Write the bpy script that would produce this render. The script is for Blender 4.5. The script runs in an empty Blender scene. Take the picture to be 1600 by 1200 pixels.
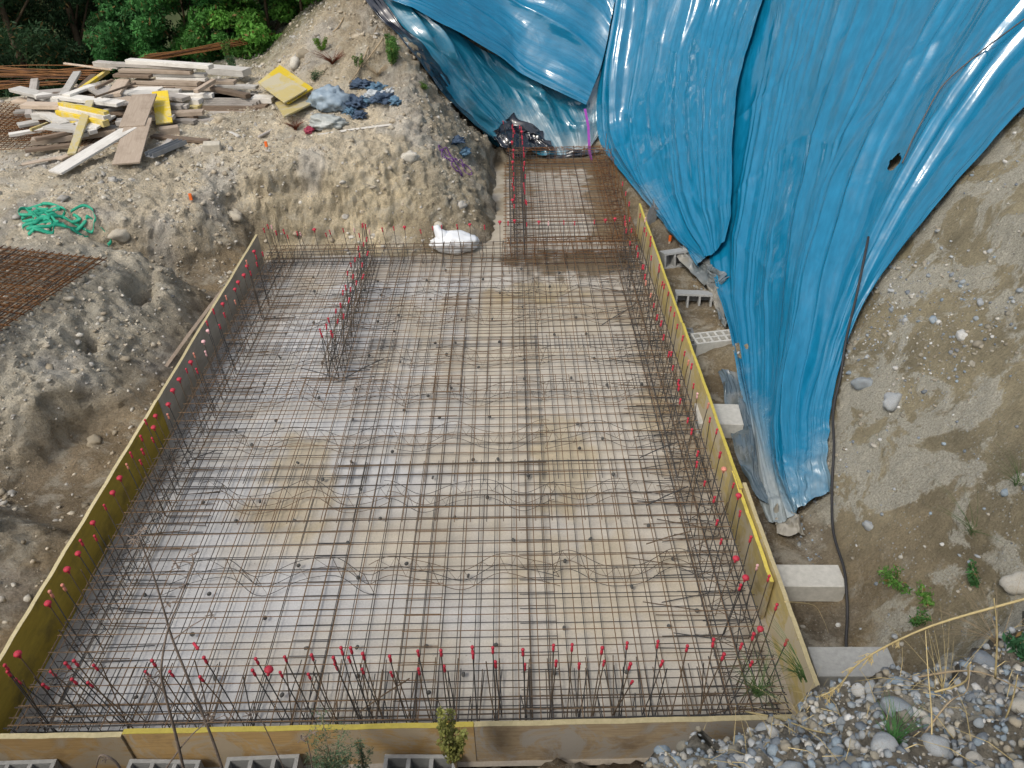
import bpy, math, random
import numpy as np
from mathutils import Vector, Matrix, geometry
R_=random.Random(7)
NR=np.random.default_rng(5)
sc=bpy.context.scene; col=sc.collection
# ------------------------------------------------------------------ camera
H=5.4; F=1200.0; CX,CY=800.0,600.0
dy=np.array([(790-CX)/F,(CY+276)/F,-1.0]); dy/=np.linalg.norm(dy)
dx=np.array([1,0.022,0.0]); dx-=dy*dx.dot(dy); dx/=np.linalg.norm(dx)
dz=np.cross(dx,dy)
RW=np.array([dx,dy,dz])
cam=bpy.data.cameras.new('camera'); co=bpy.data.objects.new('camera',cam); col.objects.link(co)
M=Matrix([list(RW[0])+[0],list(RW[1])+[0],list(RW[2])+[H],[0,0,0,1]]); co.matrix_world=M
cam.sensor_fit='HORIZONTAL'; cam.sensor_width=36; cam.lens=36*F/1600; cam.clip_start=.05; cam.clip_end=2000
sc.camera=co
# ------------------------------------------------------------------ world, sun
SUN_EL,SUN_AZ=math.radians(52),math.radians(-142)   # azimuth measured clockwise from +Y
w=bpy.data.worlds.new('World'); sc.world=w; w.use_nodes=True
nt=w.node_tree; bg=nt.nodes['Background']; sky=nt.nodes.new('ShaderNodeTexSky')
sky.sky_type='NISHITA'; sky.sun_disc=False; sky.sun_elevation=SUN_EL; sky.sun_rotation=SUN_AZ
sky.air_density=1.3; sky.dust_density=4.0; sky.ozone_density=1.0
hs=nt.nodes.new('ShaderNodeHueSaturation'); hs.inputs['Saturation'].default_value=.6; nt.links.new(sky.outputs[0],hs.inputs['Color']); nt.links.new(hs.outputs[0],bg.inputs[0]); bg.inputs[1].default_value=0.15
sl=bpy.data.lights.new('sun','SUN'); so=bpy.data.objects.new('sun',sl); col.objects.link(so)
sl.energy=1.5; sl.angle=math.radians(10); sl.color=(1,.95,.86)
sd=Vector((math.sin(SUN_AZ)*math.cos(SUN_EL),math.cos(SUN_AZ)*math.cos(SUN_EL),math.sin(SUN_EL)))
so.rotation_euler=sd.to_track_quat('Z','Y').to_euler()
sc.view_settings.view_transform='Standard'; sc.view_settings.look='None'
sc.view_settings.exposure=0.12; sc.view_settings.gamma=1.0
sc.render.engine='CYCLES'; sc.cycles.max_bounces=6
# ------------------------------------------------------------------ projection helpers
def ray(px,py): return RW@np.array([(px-CX)/F,(CY-py)/F,-1.0])
C0=np.array([0,0,H])
def atz(px,py,z):
    d=ray(px,py); return C0+d*((z-H)/d[2])
def atx(px,py,x):
    d=ray(px,py); return C0+d*(x/d[0])
def aty(px,py,y):
    d=ray(px,py); return C0+d*(y/d[1])
def proj(p):
    c=RW.T@(np.asarray(p,float)-C0)
    if c[2]>-.05: return (-9e3,-9e3)
    return (CX+F*c[0]/-c[2],CY-F*c[1]/-c[2])
def inframe(p,m=25):
    x,y=proj(p); return -m<x<1600+m and -m<y<1200+m
# ------------------------------------------------------------------ noise
def _h(i,j,k,s):
    n=(i*374761393+j*668265263+k*2147483647+s*1274126177)&0xffffffff
    n=((n^(n>>13))*1274126177)&0xffffffff
    n=(n^(n>>16))&0xffffffff
    return n/4294967295.0
def vn(p,s=0):
    p=np.asarray(p,float); i=np.floor(p).astype(np.int64); f=p-i; f=f*f*(3-2*f)
    x,y,z=i[...,0],i[...,1],i[...,2]; r=0
    for a in (0,1):
        for b in (0,1):
            for c in (0,1):
                wgt=(f[...,0] if a else 1-f[...,0])*(f[...,1] if b else 1-f[...,1])*(f[...,2] if c else 1-f[...,2])
                r=r+wgt*_h(x+a,y+b,z+c,s)
    return r*2-1
def fbm(p,s=0,o=4,g=.5):
    r=0;a=1;q=np.asarray(p,float)
    for k in range(o):
        r=r+a*vn(q,s+k*17); q=q*2.03; a*=g
    return r
def sm(a,b,x): 
    t=np.clip((x-a)/(b-a),0,1); return t*t*(3-2*t)
# ------------------------------------------------------------------ mesh helpers
def npmesh(name,V,Fq,mats=(),smooth=False,cols=None,uv=None):
    V=np.asarray(V,np.float32).reshape(-1,3); Fq=np.asarray(Fq,np.int32); k=Fq.shape[1]
    me=bpy.data.meshes.new(name); me.vertices.add(len(V)); me.vertices.foreach_set('co',V.ravel())
    me.loops.add(Fq.size); me.loops.foreach_set('vertex_index',Fq.ravel())
    me.polygons.add(len(Fq)); me.polygons.foreach_set('loop_start',np.arange(0,Fq.size,k,dtype=np.int32))
    me.polygons.foreach_set('loop_total',np.full(len(Fq),k,np.int32))
    if smooth: me.polygons.foreach_set('use_smooth',np.ones(len(Fq),bool))
    if cols is not None:
        a=me.color_attributes.new('tint','FLOAT_COLOR','POINT'); c=np.ones((len(V),4),np.float32); c[:,:3]=cols; a.data.foreach_set('color',c.ravel())
    if uv is not None:
        u=me.uv_layers.new(name='UVMap'); u.data.foreach_set('uv',np.asarray(uv,np.float32)[Fq.ravel()].ravel())
    me.update(); me.validate()
    for m in mats: me.materials.append(m)
    return me
class MB:
    def __init__(s): s.v=[];s.f=[];s.m=[]
    def add(s,V,Fs,mi=0):
        o=len(s.v); s.v+= [tuple(map(float,p)) for p in V]; s.f+=[tuple(i+o for i in f) for f in Fs]; s.m+=[mi]*len(Fs); return s
    def box(s,c,h,mat=None,mi=0):
        V=[Vector((x*h[0],y*h[1],z*h[2])) for x in(-1,1) for y in(-1,1) for z in(-1,1)]
        if mat is not None: V=[mat@v for v in V]
        V=[v+Vector(c) for v in V]
        return s.add(V,[(0,1,3,2),(4,6,7,5),(0,4,5,1),(2,3,7,6),(0,2,6,4),(1,5,7,3)],mi)
    def tube(s,pts,r,n=5,mi=0,caps=True):
        pts=[Vector(p) for p in pts]; rs=r if isinstance(r,(list,tuple)) else [r]*len(pts)
        V=[];Fs=[]
        up=None
        for i,p in enumerate(pts):
            t=(pts[min(i+1,len(pts)-1)]-pts[max(i-1,0)])
            if t.length<1e-9: t=Vector((0,0,1))
            t.normalize()
            if up is None:
                up=Vector((0,0,1)) if abs(t.z)<.9 else Vector((1,0,0))
            a=t.cross(up)
            if a.length<1e-6: a=t.cross(Vector((0,1,0)))
            a.normalize(); b=a.cross(t).normalized(); up=b
            for k in range(n):
                an=2*math.pi*k/n; V.append(p+(a*math.cos(an)+b*math.sin(an))*rs[i])
        for i in range(len(pts)-1):
            for k in range(n):
                Fs.append((i*n+k,i*n+(k+1)%n,(i+1)*n+(k+1)%n,(i+1)*n+k))
        if caps: Fs.append(tuple(range(n))[::-1]); Fs.append(tuple((len(pts)-1)*n+k for k in range(n)))
        return s.add(V,Fs,mi)
    def lathe(s,prof,n=10,mi=0,o=(0,0,0)):
        V=[];Fs=[]
        for r,z in prof:
            for k in range(n):
                a=2*math.pi*k/n; V.append((o[0]+r*math.cos(a),o[1]+r*math.sin(a),o[2]+z))
        for i in range(len(prof)-1):
            for k in range(n): Fs.append((i*n+k,i*n+(k+1)%n,(i+1)*n+(k+1)%n,(i+1)*n+k))
        Fs.append(tuple(range(n))[::-1]); Fs.append(tuple((len(prof)-1)*n+k for k in range(n)))
        return s.add(V,Fs,mi)
    def mesh(s,name,mats,smooth=False,bevel=0):
        me=bpy.data.meshes.new(name); me.from_pydata(s.v,[],s.f)
        for m in mats: me.materials.append(m)
        if len(mats)>1: me.polygons.foreach_set('material_index',s.m)
        if smooth: me.polygons.foreach_set('use_smooth',[True]*len(me.polygons))
        me.update()
        return me
def link(name,me,parent=None,loc=None):
    o=bpy.data.objects.new(name,me); col.objects.link(o)
    if parent is not None: o.parent=parent
    if loc is not None: o.location=loc
    return o
def tag(o,label,cat,group=None,kind=None):
    if label: o['label']=label
    if cat: o['category']=cat
    if group: o['group']=group
    if kind: o['kind']=kind
    return o
def empty(name,loc=(0,0,0),rz=0):
    o=bpy.data.objects.new(name,None); col.objects.link(o); o.location=loc; o.rotation_euler=(0,0,rz); o.empty_display_size=.1
    return o
def bev(o,wd=.003,seg=1):
    m=o.modifiers.new('bevel','BEVEL'); m.width=wd; m.segments=seg; m.limit_method='ANGLE'; return o
# ------------------------------------------------------------------ materials
class NM:
    def __init__(s,name,rough=.8,spec=.3):
        s.m=bpy.data.materials.new(name); s.m.use_nodes=True; s.n=s.m.node_tree.nodes; s.l=s.m.node_tree.links
        s.b=s.n['Principled BSDF']; s.b.inputs['Roughness'].default_value=rough; s.b.inputs['Specular IOR Level'].default_value=spec
        s.tc=s.n.new('ShaderNodeTexCoord')
    def nd(s,t,**k):
        n=s.n.new(t)
        for a,b in k.items():
            if a in n.inputs: 
                pass
            setattr(n,a,b)
        return n
    def noise(s,scale,detail=4,rough=.6,src='Object',stretch=None,dist=0):
        n=s.n.new('ShaderNodeTexNoise'); n.inputs['Scale'].default_value=scale; n.inputs['Detail'].default_value=detail; n.inputs['Roughness'].default_value=rough; n.inputs['Distortion'].default_value=dist
        v=s.tc.outputs[src]
        if stretch:
            mp=s.n.new('ShaderNodeMapping'); mp.inputs['Scale'].default_value=stretch; s.l.new(v,mp.inputs[0]); v=mp.outputs[0]
        s.l.new(v,n.inputs[0]); return n.outputs[0]
    def vor(s,scale,src='Object',feature='F1'):
        n=s.n.new('ShaderNodeTexVoronoi'); n.inputs['Scale'].default_value=scale; n.feature=feature; s.l.new(s.tc.outputs[src],n.inputs[0]); return n
    def ramp(s,f,stops):
        r=s.n.new('ShaderNodeValToRGB'); e=r.color_ramp.elements
        while len(e)<len(stops): e.new(.5)
        for i,(p,c) in enumerate(stops):
            e[i].position=p; e[i].color=(c,c,c,1) if not isinstance(c,tuple) else (*c,1)
        s.l.new(f,r.inputs[0]); return r.outputs[0]
    def mix(s,a,b,f,mode='MIX'):
        n=s.n.new('ShaderNodeMix'); n.data_type='RGBA'; n.blend_type=mode
        for v,i in ((a,6),(b,7)):
            if isinstance(v,tuple): n.inputs[i].default_value=(*v,1)
            else: s.l.new(v,n.inputs[i])
        if isinstance(f,float): n.inputs[0].default_value=f
        else: s.l.new(f,n.inputs[0])
        return n.outputs[2]
    def math(s,op,a,b):
        n=s.n.new('ShaderNodeMath'); n.operation=op
        for i,v in enumerate((a,b)):
            if isinstance(v,(int,float)): n.inputs[i].default_value=v
            else: s.l.new(v,n.inputs[i])
        return n.outputs[0]
    def attr(s,name='tint'):
        n=s.n.new('ShaderNodeAttribute'); n.attribute_name=name; return n.outputs['Color']
    def orand(s):
        return s.n.new('ShaderNodeObjectInfo').outputs['Random']
    def base(s,c):
        if isinstance(c,tuple): s.b.inputs['Base Color'].default_value=(*c,1)
        else: s.l.new(c,s.b.inputs['Base Color'])
        return s
    def bump(s,h,st=.5,d=.01,prev=None):
        n=s.n.new('ShaderNodeBump'); n.inputs['Strength'].default_value=st; n.inputs['Distance'].default_value=d; s.l.new(h,n.inputs['Height'])
        if prev is not None: s.l.new(prev,n.inputs['Normal'])
        s.l.new(n.outputs[0],s.b.inputs['Normal']); return n.outputs[0]
def mat_ground():
    m=NM('earth',.94,.15); a=m.attr(); wn=m.attr('cutface'); sp=m.n.new('ShaderNodeSeparateColor'); m.l.new(wn,sp.inputs[0]); wn=m.ramp(m.math('ADD',sp.outputs[0],m.math('MULTIPLY',m.math('SUBTRACT',m.noise(6,4),.5),.5)),[(.4,0.0),(.6,1.0)])
    c=m.mix(a,m.ramp(m.noise(3,5,.65),[(.3,.74),(.7,1.25)]),1.0,'MULTIPLY'); c=m.mix(c,m.ramp(m.noise(38,4,.7),[(.3,.68),(.7,1.32)]),1.0,'MULTIPLY')
    v=m.vor(46); pm=m.math('MULTIPLY',m.ramp(v.outputs['Distance'],[(.12,1.0),(.3,0.0)]),m.ramp(v.outputs['Color'],[(.62,0.0),(.68,1.0)]))
    c=m.mix(c,m.mix((.30,.30,.29),(.55,.52,.45),m.noise(9,2)),m.math('MULTIPLY',pm,.75)); c=m.mix(c,(.52,.49,.41),m.ramp(m.noise(2.6,8,.74,dist=.5),[(.5,0.0),(.6,.5)]))
    patch=m.ramp(m.noise(1.5,7,.64,dist=.5),[(.49,0.0),(.525,1.0)])
    crust=m.mix(m.mix((.58,.55,.45),(.40,.385,.33),m.noise(14,5,.75)),m.ramp(m.noise(60,3,.8),[(.35,.65),(.65,1.2)]),1.0,'MULTIPLY')
    e=m.mix(a,m.ramp(m.noise(4,6,.7),[(.3,.78),(.7,1.22)]),1.0,'MULTIPLY'); e=m.mix(e,m.ramp(m.noise(50,3,.7),[(.3,.8),(.7,1.17)]),1.0,'MULTIPLY')
    w=m.mix(e,crust,m.math('MULTIPLY',patch,.9))
    v2=m.vor(34); reg=m.ramp(m.noise(1.3,5,.65),[(.47,0.0),(.6,1.0)])
    p2=m.math('MULTIPLY',m.math('MULTIPLY',m.ramp(v2.outputs['Distance'],[(.15,1.0),(.34,0.0)]),m.ramp(v2.outputs['Color'],[(.5,0.0),(.56,1.0)])),reg)
    w=m.mix(w,m.mix((.34,.37,.40),(.55,.54,.48),m.noise(11,1)),p2)
    m.base(m.mix(c,w,wn))
    b=m.bump(m.noise(11,7,.75),.95,.06); b=m.bump(m.noise(60,6,.8),1.0,.016,b); b=m.bump(m.math('MULTIPLY',m.math('ADD',patch,p2),wn),.6,.012,b); m.bump(pm,.7,.012,b)
    return m.m
def mat_concrete_base():
    m=NM('lean_concrete',.85,.3); a=m.attr()
    c=m.mix(a,m.ramp(m.noise(2.2,6,.7,stretch=(.5,2.5,1)),[(.3,.86),(.7,1.08)]),1.0,'MULTIPLY')
    c=m.mix(c,m.ramp(m.noise(60,4,.8),[(.3,.84),(.7,1.1)]),1.0,'MULTIPLY')
    sp=m.ramp(m.noise(26,2,.5),[(.73,0.0),(.77,1.0)]); c=m.mix(c,(.2,.17,.12),m.math('MULTIPLY',sp,.6)); m.base(c)
    m.bump(m.noise(30,5,.7),.4,.006); return m.m
def mat_bar(name,dark,rust,thr):
    m=NM(name,.75,.3); r=m.orand()
    f=m.ramp(m.math('ADD',m.math('MULTIPLY',r,.55),m.math('MULTIPLY',m.noise(5,4,.6,src='Object'),.6)),[(thr-.08,0.0),(thr+.08,1.0)])
    c=m.mix(dark,rust,f); c=m.mix(c,m.ramp(m.noise(60,2),[(.3,.7),(.7,1.3)]),1.0,'MULTIPLY'); m.base(c); m.b.inputs['Metallic'].default_value=.15
    return m.m
def mat_wood(name,c1,c2,stain=(.12,.08,.04),sa=.3,grain=(1,14,14),wear=None):
    m=NM(name,.75,.25); f=m.ramp(m.noise(4,5,.65,stretch=grain,dist=.4),[(.3,0.0),(.7,1.0)])
    c=m.mix(c1,c2,f); c=m.mix(c,stain,m.math('MULTIPLY',m.ramp(m.noise(3,5,.7),[(.5,0.0),(.72,1.0)]),sa))
    if wear: c=m.mix(c,wear,m.ramp(m.noise(2.3,6,.75,dist=1.2),[(.47,0.0),(.56,.9)]))
    rr=m.ramp(m.orand(),[(0,.72),(1,1.25)]); c=m.mix(c,rr,1.0,'MULTIPLY'); m.base(c)
    m.bump(m.noise(6,5,.7,stretch=grain),.35,.004); return m.m
def mat_flat(name,c,rough=.6,spec=.4,var=.2,sc_=12,bump=.2):
    m=NM(name,rough,spec); m.base(m.mix(c,m.ramp(m.noise(sc_,5,.65),[(.3,1-var),(.7,1+var)]),1.0,'MULTIPLY'))
    m.bump(m.noise(sc_*3,4,.7),bump,.004); return m.m
def mat_tarp(name,c,dirt=(.30,.33,.33)):
    m=NM(name,.18,.95); a=m.attr()   # tint red channel: how dusty the sheet is
    sep=m.n.new('ShaderNodeSeparateColor'); m.l.new(a,sep.inputs[0])
    c1=m.mix(c,tuple(min(1,x*1.3+.004) for x in c),m.ramp(m.noise(6,5,.6,src='UV',stretch=(6,1,1)),[(.35,0.0),(.7,1.0)]))
    dn=m.ramp(m.math('ADD',m.math('MULTIPLY',sep.outputs[0],1.0),m.math('MULTIPLY',m.noise(7,6,.75),.42)),[(.42,0.0),(.95,.9)])
    c2=m.mix(c1,dirt,dn); c2=m.mix(c2,tuple(x*.8 for x in dirt),m.ramp(m.noise(3,8,.8,dist=1.5),[(.64,0.0),(.85,.25)])); m.base(c2)
    rg=m.mix((.16,.16,.16),(.7,.7,.7),dn); m.l.new(rg,m.b.inputs['Roughness'])
    b=m.bump(m.noise(2,3,.5,src='UV',stretch=(5,.4,1),dist=.35),.7,.035); b=m.bump(m.noise(7,2,.5,src='UV',stretch=(6,.7,1),dist=.8),.12,.006,b)
    m.bump(m.noise(1.6,3,.5,dist=1.5),.25,.04,b)
    return m.m
MT={}
MT['soil']=mat_ground(); MT['conc']=mat_concrete_base()
MT['bar_top']=mat_bar('rusty_steel',(.065,.056,.048),(.18,.115,.065),.45)
MT['bar_dark']=mat_bar('dark_steel',(.065,.064,.063),(.14,.10,.065),.62)
MT['bar_rust']=mat_bar('brown_steel',(.09,.045,.025),(.20,.09,.03),.5)
MT['cap']=mat_flat('red_plastic',(.46,.035,.06),.55,.35,.35,30,.05)
MT['cap_pale']=mat_flat('faded_plastic',(.62,.24,.17),.5,.4,.2,30,.05)
MT['cap_white']=mat_flat('whitish_pink_plastic',(.72,.42,.42),.5,.4,.2,30,.05)
MT['ply_yellow']=mat_wood('yellow_coated_plywood',(.50,.35,.05),(.38,.27,.04),(.10,.08,.04),.7,(1.5,1.5,6),wear=None)
MT['ply_worn']=mat_wood('worn_yellow_plywood',(.47,.37,.14),(.36,.29,.13),(.18,.14,.09),.6,(1.2,1.2,5),wear=(.44,.38,.27))
MT['ply_grey']=mat_wood('grey_coated_plywood',(.40,.35,.28),(.30,.26,.20),(.2,.17,.12),.6,(1,1,4))
MT['ply_edge']=mat_wood('pale_board_edge',(.55,.47,.28),(.42,.36,.2),(.2,.16,.1),.3,(9,9,9))
MT['ply_edge_yellow']=mat_wood('yellow_board_edge',(.60,.50,.10),(.50,.40,.08),(.3,.25,.1),.3,(9,9,9))
MT['board_front']=mat_wood('orange_brown_board',(.62,.42,.19),(.46,.30,.13),(.16,.11,.07),.5,(1.2,9,16),wear=(.50,.42,.31))
MT['board_front2']=mat_wood('greyed_board',(.55,.44,.29),(.38,.28,.18),(.14,.10,.07),.6,(1.2,9,14),wear=(.44,.41,.37))
MT['w_white']=mat_wood('bleached_timber',(.70,.68,.63),(.52,.49,.44),(.2,.17,.13),.3)
MT['w_grey']=mat_wood('grey_timber',(.44,.41,.37),(.31,.28,.25),(.12,.1,.08),.4)
MT['w_tan']=mat_wood('tan_timber',(.56,.46,.36),(.43,.34,.26),(.15,.1,.06),.35)
MT['w_brown']=mat_wood('brown_timber',(.24,.18,.13),(.15,.11,.08),(.08,.06,.04),.4)
MT['w_yellow']=mat_wood('yellow_timber',(.58,.46,.16),(.52,.44,.22),(.4,.33,.15),.3,wear=(.52,.47,.34))
MT['w_yellow2']=mat_wood('clean_yellow_board',(.66,.48,.03),(.56,.41,.03),(.45,.36,.12),.6,wear=(.56,.47,.22))
MT['block']=mat_flat('block_concrete',(.34,.345,.335),.9,.2,.14,25,.5)
MT['block_pale']=mat_flat('pale_block_concrete',(.47,.46,.42),.9,.2,.14,20,.5)
MT['block_dark']=mat_flat('dark_block_concrete',(.16,.165,.165),.9,.2,.2,20,.5)
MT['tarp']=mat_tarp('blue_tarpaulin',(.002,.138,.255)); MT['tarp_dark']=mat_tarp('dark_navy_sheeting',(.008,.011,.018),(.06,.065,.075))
MT['tarp_low']=mat_tarp('weathered_blue_tarpaulin',(.008,.12,.19)); MT['tarp_mud']=mat_tarp('muddy_sheeting',(.08,.11,.13),(.27,.25,.205))
# ------------------------------------------------------------------ terrain (one sheet from survey points)
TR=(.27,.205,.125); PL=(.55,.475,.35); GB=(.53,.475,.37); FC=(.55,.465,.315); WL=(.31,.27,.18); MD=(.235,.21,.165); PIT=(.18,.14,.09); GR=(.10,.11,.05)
T=[]
def tp(x,y,z,c,r,w=0.): T.append((x,y,z,*c,r,w))
for x,y in [(-3.9,2.9),(-2,2.9),(0,2.9),(2.05,2.9),(2.05,5),(2.05,8),(2.05,11.5),(1.95,13.2),(1.9,15.0),(.8,15.0),(-.35,15),(-.35,13),(-.3,11.2),(-1.2,10.95),(-2.6,10.9),(-3.9,10.85),(-3.9,8),(-3.9,5),(-1,5),(-1,8),(.8,12)]: tp(x,y,-.07,PIT,.12)
# left trench, bank, plateau
for p in [(-4.15,2.8,.0),(-4.11,6.77,.1),(-4.2,4.4,.08),(-4.2,9.5,.1),(-4.0,10.5,.15),(-4.5,3.5,.05)]: tp(*p,TR,.3)
for px,py,z in [(-60,820,.05),(0,785,.05),(55,750,.05),(125,685,.05),(172,610,.06),(232,525,.08),(272,475,.1),(295,440,.15)]: q=atz(px,py,z); tp(q[0],q[1],z,(.27,.215,.145),.3)
for px,py,z in [(-80,660,.70),(-20,652,.68),(40,640,.64),(90,612,.66),(135,590,.62),(158,545,.66),(215,485,.66),(250,445,.70),(235,408,.85)]: q=atz(px,py,z); tp(q[0],q[1],z,GB,.75)
for px,py,z in [(20,585,.88),(75,540,.92),(125,480,.98),(180,430,1.0)]: q=atz(px,py,z); tp(q[0],q[1],z,(.52,.47,.37),.75)
for p in [(-6.2,3.6,.5),(-6,2.5,.1),(-5.6,4.6,.7),(-5.2,4.9,.62)]: tp(*p,GB,.9)
for p in [(-5.5,6.99,1.12),(-6.46,8.8,1.15),(-5.6,8.6,1.15),(-8,6,1.1),(-10,4,1.1),(-14,2,1.1),(-14,8,1.2),(-9,8,1.15)]: tp(*p,(.36,.33,.27),.5)
for p in [(-6.2,9.7,1.2),(-8.3,12.4,1.25),(-6.24,11.2,1.3),(-5,12,1.35),(-3.9,13.1,1.45),(-10.4,14.5,1.3),(-6.5,14.5,1.4),(-14,14,1.25),(-8.5,16,1.35),(-4.6,15.5,1.6),(-3.1,13.8,1.6)]: tp(*p,PL,.55)
for p in [(-4.8,10.2,.98),(-4.35,11.2,1.1),(-3.6,11.5,1.25),(-2.5,11.8,1.32),(-1.75,12.2,1.33)]: tp(*p,PL,.9)
for p in [(-3.7,11.05,.1),(-2.6,11.05,.08),(-1.9,11.05,.08),(-1.0,11.1,.05)]: tp(*p,FC,.6)
for p in [(-3.7,11.2,.75),(-2.5,11.35,.8),(-1.7,11.6,.85)]: tp(*p,FC,1.2)
for p in [(-1.02,11.5,.5),(-.75,12.1,.62),(-.55,12.7,.62)]: tp(*p,(.37,.32,.23),1.1)
for p in [(-.3,12.3,.02),(-.3,13.4,.02),(-.35,14.4,.05)]: tp(*p,(.22,.18,.12),.3)
for p in [(-1.45,12.5,1.3),(-1.02,12.9,1.05),(-.8,13.5,.9),(-.7,14.2,.8),(-1.16,14.5,1.2),(-.38,14.85,.45)]: tp(*p,(.36,.31,.23),.9)
for p in [(-1.7,13.9,2.0),(-1.6,15.0,2.1),(-2.27,14.2,2.6),(-3.1,15.2,2.2),(-2.9,16.4,3.0),(-1.9,16.4,3.4)]: tp(*p,(.36,.30,.21),.8)
# back slope behind the recess
for x in (.0,1.0,2.1):
    for d,z in ((.35,.25),(1.2,1.6),(2.3,3.2),(3.4,4.5),(5,5.6),(9,6.2)): tp(x,15.0+d,z,WL,.3,1)
for x,d in ((-1.1,0.),(-2.0,0.)): tp(x,17.6,4.4+.2*x,WL,.4,.5); tp(x,19.6,5.6,GR,.4)
# right slope
RF=[(2.78,3.3,-.05),(2.74,4.2,-.05),(2.66,5.2,-.05),(2.68,6.2,-.05),(2.72,7.3,-.05),(2.8,8.4,-.05),(2.82,9.8,-.05),(2.6,11.1,-.03),(2.36,12.6,0),(2.15,14.2,.1)]
for x,y,z in RF: tp(x,y,z,(.24,.19,.12),.3,.3 if x>2.3 else 0)
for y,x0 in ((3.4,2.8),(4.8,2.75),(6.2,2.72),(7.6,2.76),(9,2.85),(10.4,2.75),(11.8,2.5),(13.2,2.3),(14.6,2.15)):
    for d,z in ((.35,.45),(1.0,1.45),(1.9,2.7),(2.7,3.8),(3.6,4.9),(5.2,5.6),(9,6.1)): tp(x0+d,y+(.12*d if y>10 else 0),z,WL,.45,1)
# mound close to the camera at the lower right
for p in [(.6,2.5,.2),(1.05,2.55,.35),(1.5,2.6,.35),(2.0,2.62,.45),(2.5,2.7,.5)]: tp(*p,(.2,.17,.13),.5)
for p in [(.6,2.3,.5),(.85,2.25,.98),(1.08,2.2,1.38),(1.42,2.13,1.72),(1.75,2.07,2.08),(2.25,2.02,2.5),(2.9,2.3,2.4),(3.5,2.5,2.7)]: tp(*p,MD,1.0)
for p in [(3.1,2.8,1.2),(3.9,2.8,2.6),(4.8,2.6,3.7),(6,2.2,4.4),(9,2,5)]: tp(*p,WL,.6,.8)
for p in [(1.0,1.9,1.9),(1.21,1.53,2.35),(1.56,1.21,2.95),(.75,1.3,2.5),(2.4,1.5,3.0),(3.6,1.6,3.4),(1.2,.6,3.4)]: tp(*p,MD,.9)
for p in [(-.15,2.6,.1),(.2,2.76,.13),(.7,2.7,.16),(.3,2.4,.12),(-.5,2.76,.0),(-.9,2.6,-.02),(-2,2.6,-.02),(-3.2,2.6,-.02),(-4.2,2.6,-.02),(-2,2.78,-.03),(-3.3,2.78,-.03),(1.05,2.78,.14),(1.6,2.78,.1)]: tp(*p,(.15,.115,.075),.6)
for x in (.2,-1.4,-3,-5,-8,-14): tp(x,1.5,1.4,(.2,.17,.12),.5); tp(x,.6,3.4,(.22,.2,.14),.4); tp(x,-.6,3.8,(.22,.2,.14),.3); tp(x,-6,3.9,GR,.3)
for x in (1.5,3.5,6,9.5): tp(x,-.2,3.9,(.22,.2,.14),.3); tp(x,-6,4.2,GR,.3)
for p in [(9.5,6,6.1),(12,12,6.2),(12,2,5.4),(-14,17,1.0),(-9,19,.2),(-5.5,18,1.4),(-4,20,2.5),(-14,20,-1),(-9,24,-1),(-4,25,1.5),(0,25,6.2),(-14,26,-2),(12,26,6.3),(5,24,6.3)]: tp(*p,GR,.4)
TA=np.array(T); vs=[Vector((a,b)) for a,b in TA[:,:2]]
cv,ce,cf,ov,oe,of=geometry.delaunay_2d_cdt(vs,[],[],0,1e-6)
idx=[o[0] for o in ov]
def axis(*seg):
    r=[]
    for a,b,s in seg: r+=list(np.arange(a,b-1e-6,s))
    r.append(seg[-1][1]); return np.array(r)
gx=axis((-14,-7,.13),(-7,4.4,.04),(4.4,12,.16)); gy=axis((-6,.8,.3),(.8,13,.04),(13,16.4,.055),(16.4,26,.16))
GX,GY=np.meshgrid(gx,gy,indexing='ij'); G=np.full(GX.shape+(6,),np.nan)
for tri in cf:
    a,b,c=[TA[idx[i]] for i in tri]
    ix=np.where((gx>=min(a[0],b[0],c[0])-1e-9)&(gx<=max(a[0],b[0],c[0])+1e-9))[0]; iy=np.where((gy>=min(a[1],b[1],c[1])-1e-9)&(gy<=max(a[1],b[1],c[1])+1e-9))[0]
    if not len(ix) or not len(iy): continue
    X=GX[np.ix_(ix,iy)];Y=GY[np.ix_(ix,iy)]
    d=(b[1]-c[1])*(a[0]-c[0])+(c[0]-b[0])*(a[1]-c[1])
    if abs(d)<1e-9: continue
    l1=((b[1]-c[1])*(X-c[0])+(c[0]-b[0])*(Y-c[1]))/d; l2=((c[1]-a[1])*(X-c[0])+(a[0]-c[0])*(Y-c[1]))/d; l3=1-l1-l2
    m=(l1>=-1e-6)&(l2>=-1e-6)&(l3>=-1e-6)
    val=l1[...,None]*a[2:]+l2[...,None]*b[2:]+l3[...,None]*c[2:]   # z r g b rough wall
    if val.shape[-1]>6: val=val[...,:6]
    sub=G[np.ix_(ix,iy)]; sub[m]=val[m]; G[np.ix_(ix,iy)]=sub
G[...,0]=np.where((GX>-3.84)&(GX<2.02)&(GY>2.82)&(GY<10.8),-.16,G[...,0]); G[...,0]=np.where((GX>-.3)&(GX<1.9)&(GY>10.7)&(GY<14.9),-.12,G[...,0])
nanm=np.isnan(G[...,0])
G[nanm]=[-1,.1,.1,.05,.3,0]
def blur(A,k):
    for _ in range(k):
        P_=np.pad(A,((1,1),(1,1),(0,0)),'edge'); A=(P_[:-2,1:-1]+P_[2:,1:-1]+P_[1:-1,:-2]+P_[1:-1,2:]+2*P_[1:-1,1:-1])/6
    return A
pit=(GX>-3.9)&(GX<2.05)&(GY>2.85)&(GY<10.85)
Gs=blur(G,5); Gs[...,1:]=blur(G[...,1:],12); ZB=Gs[...,0]
WLm=Gs[...,5]
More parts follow.
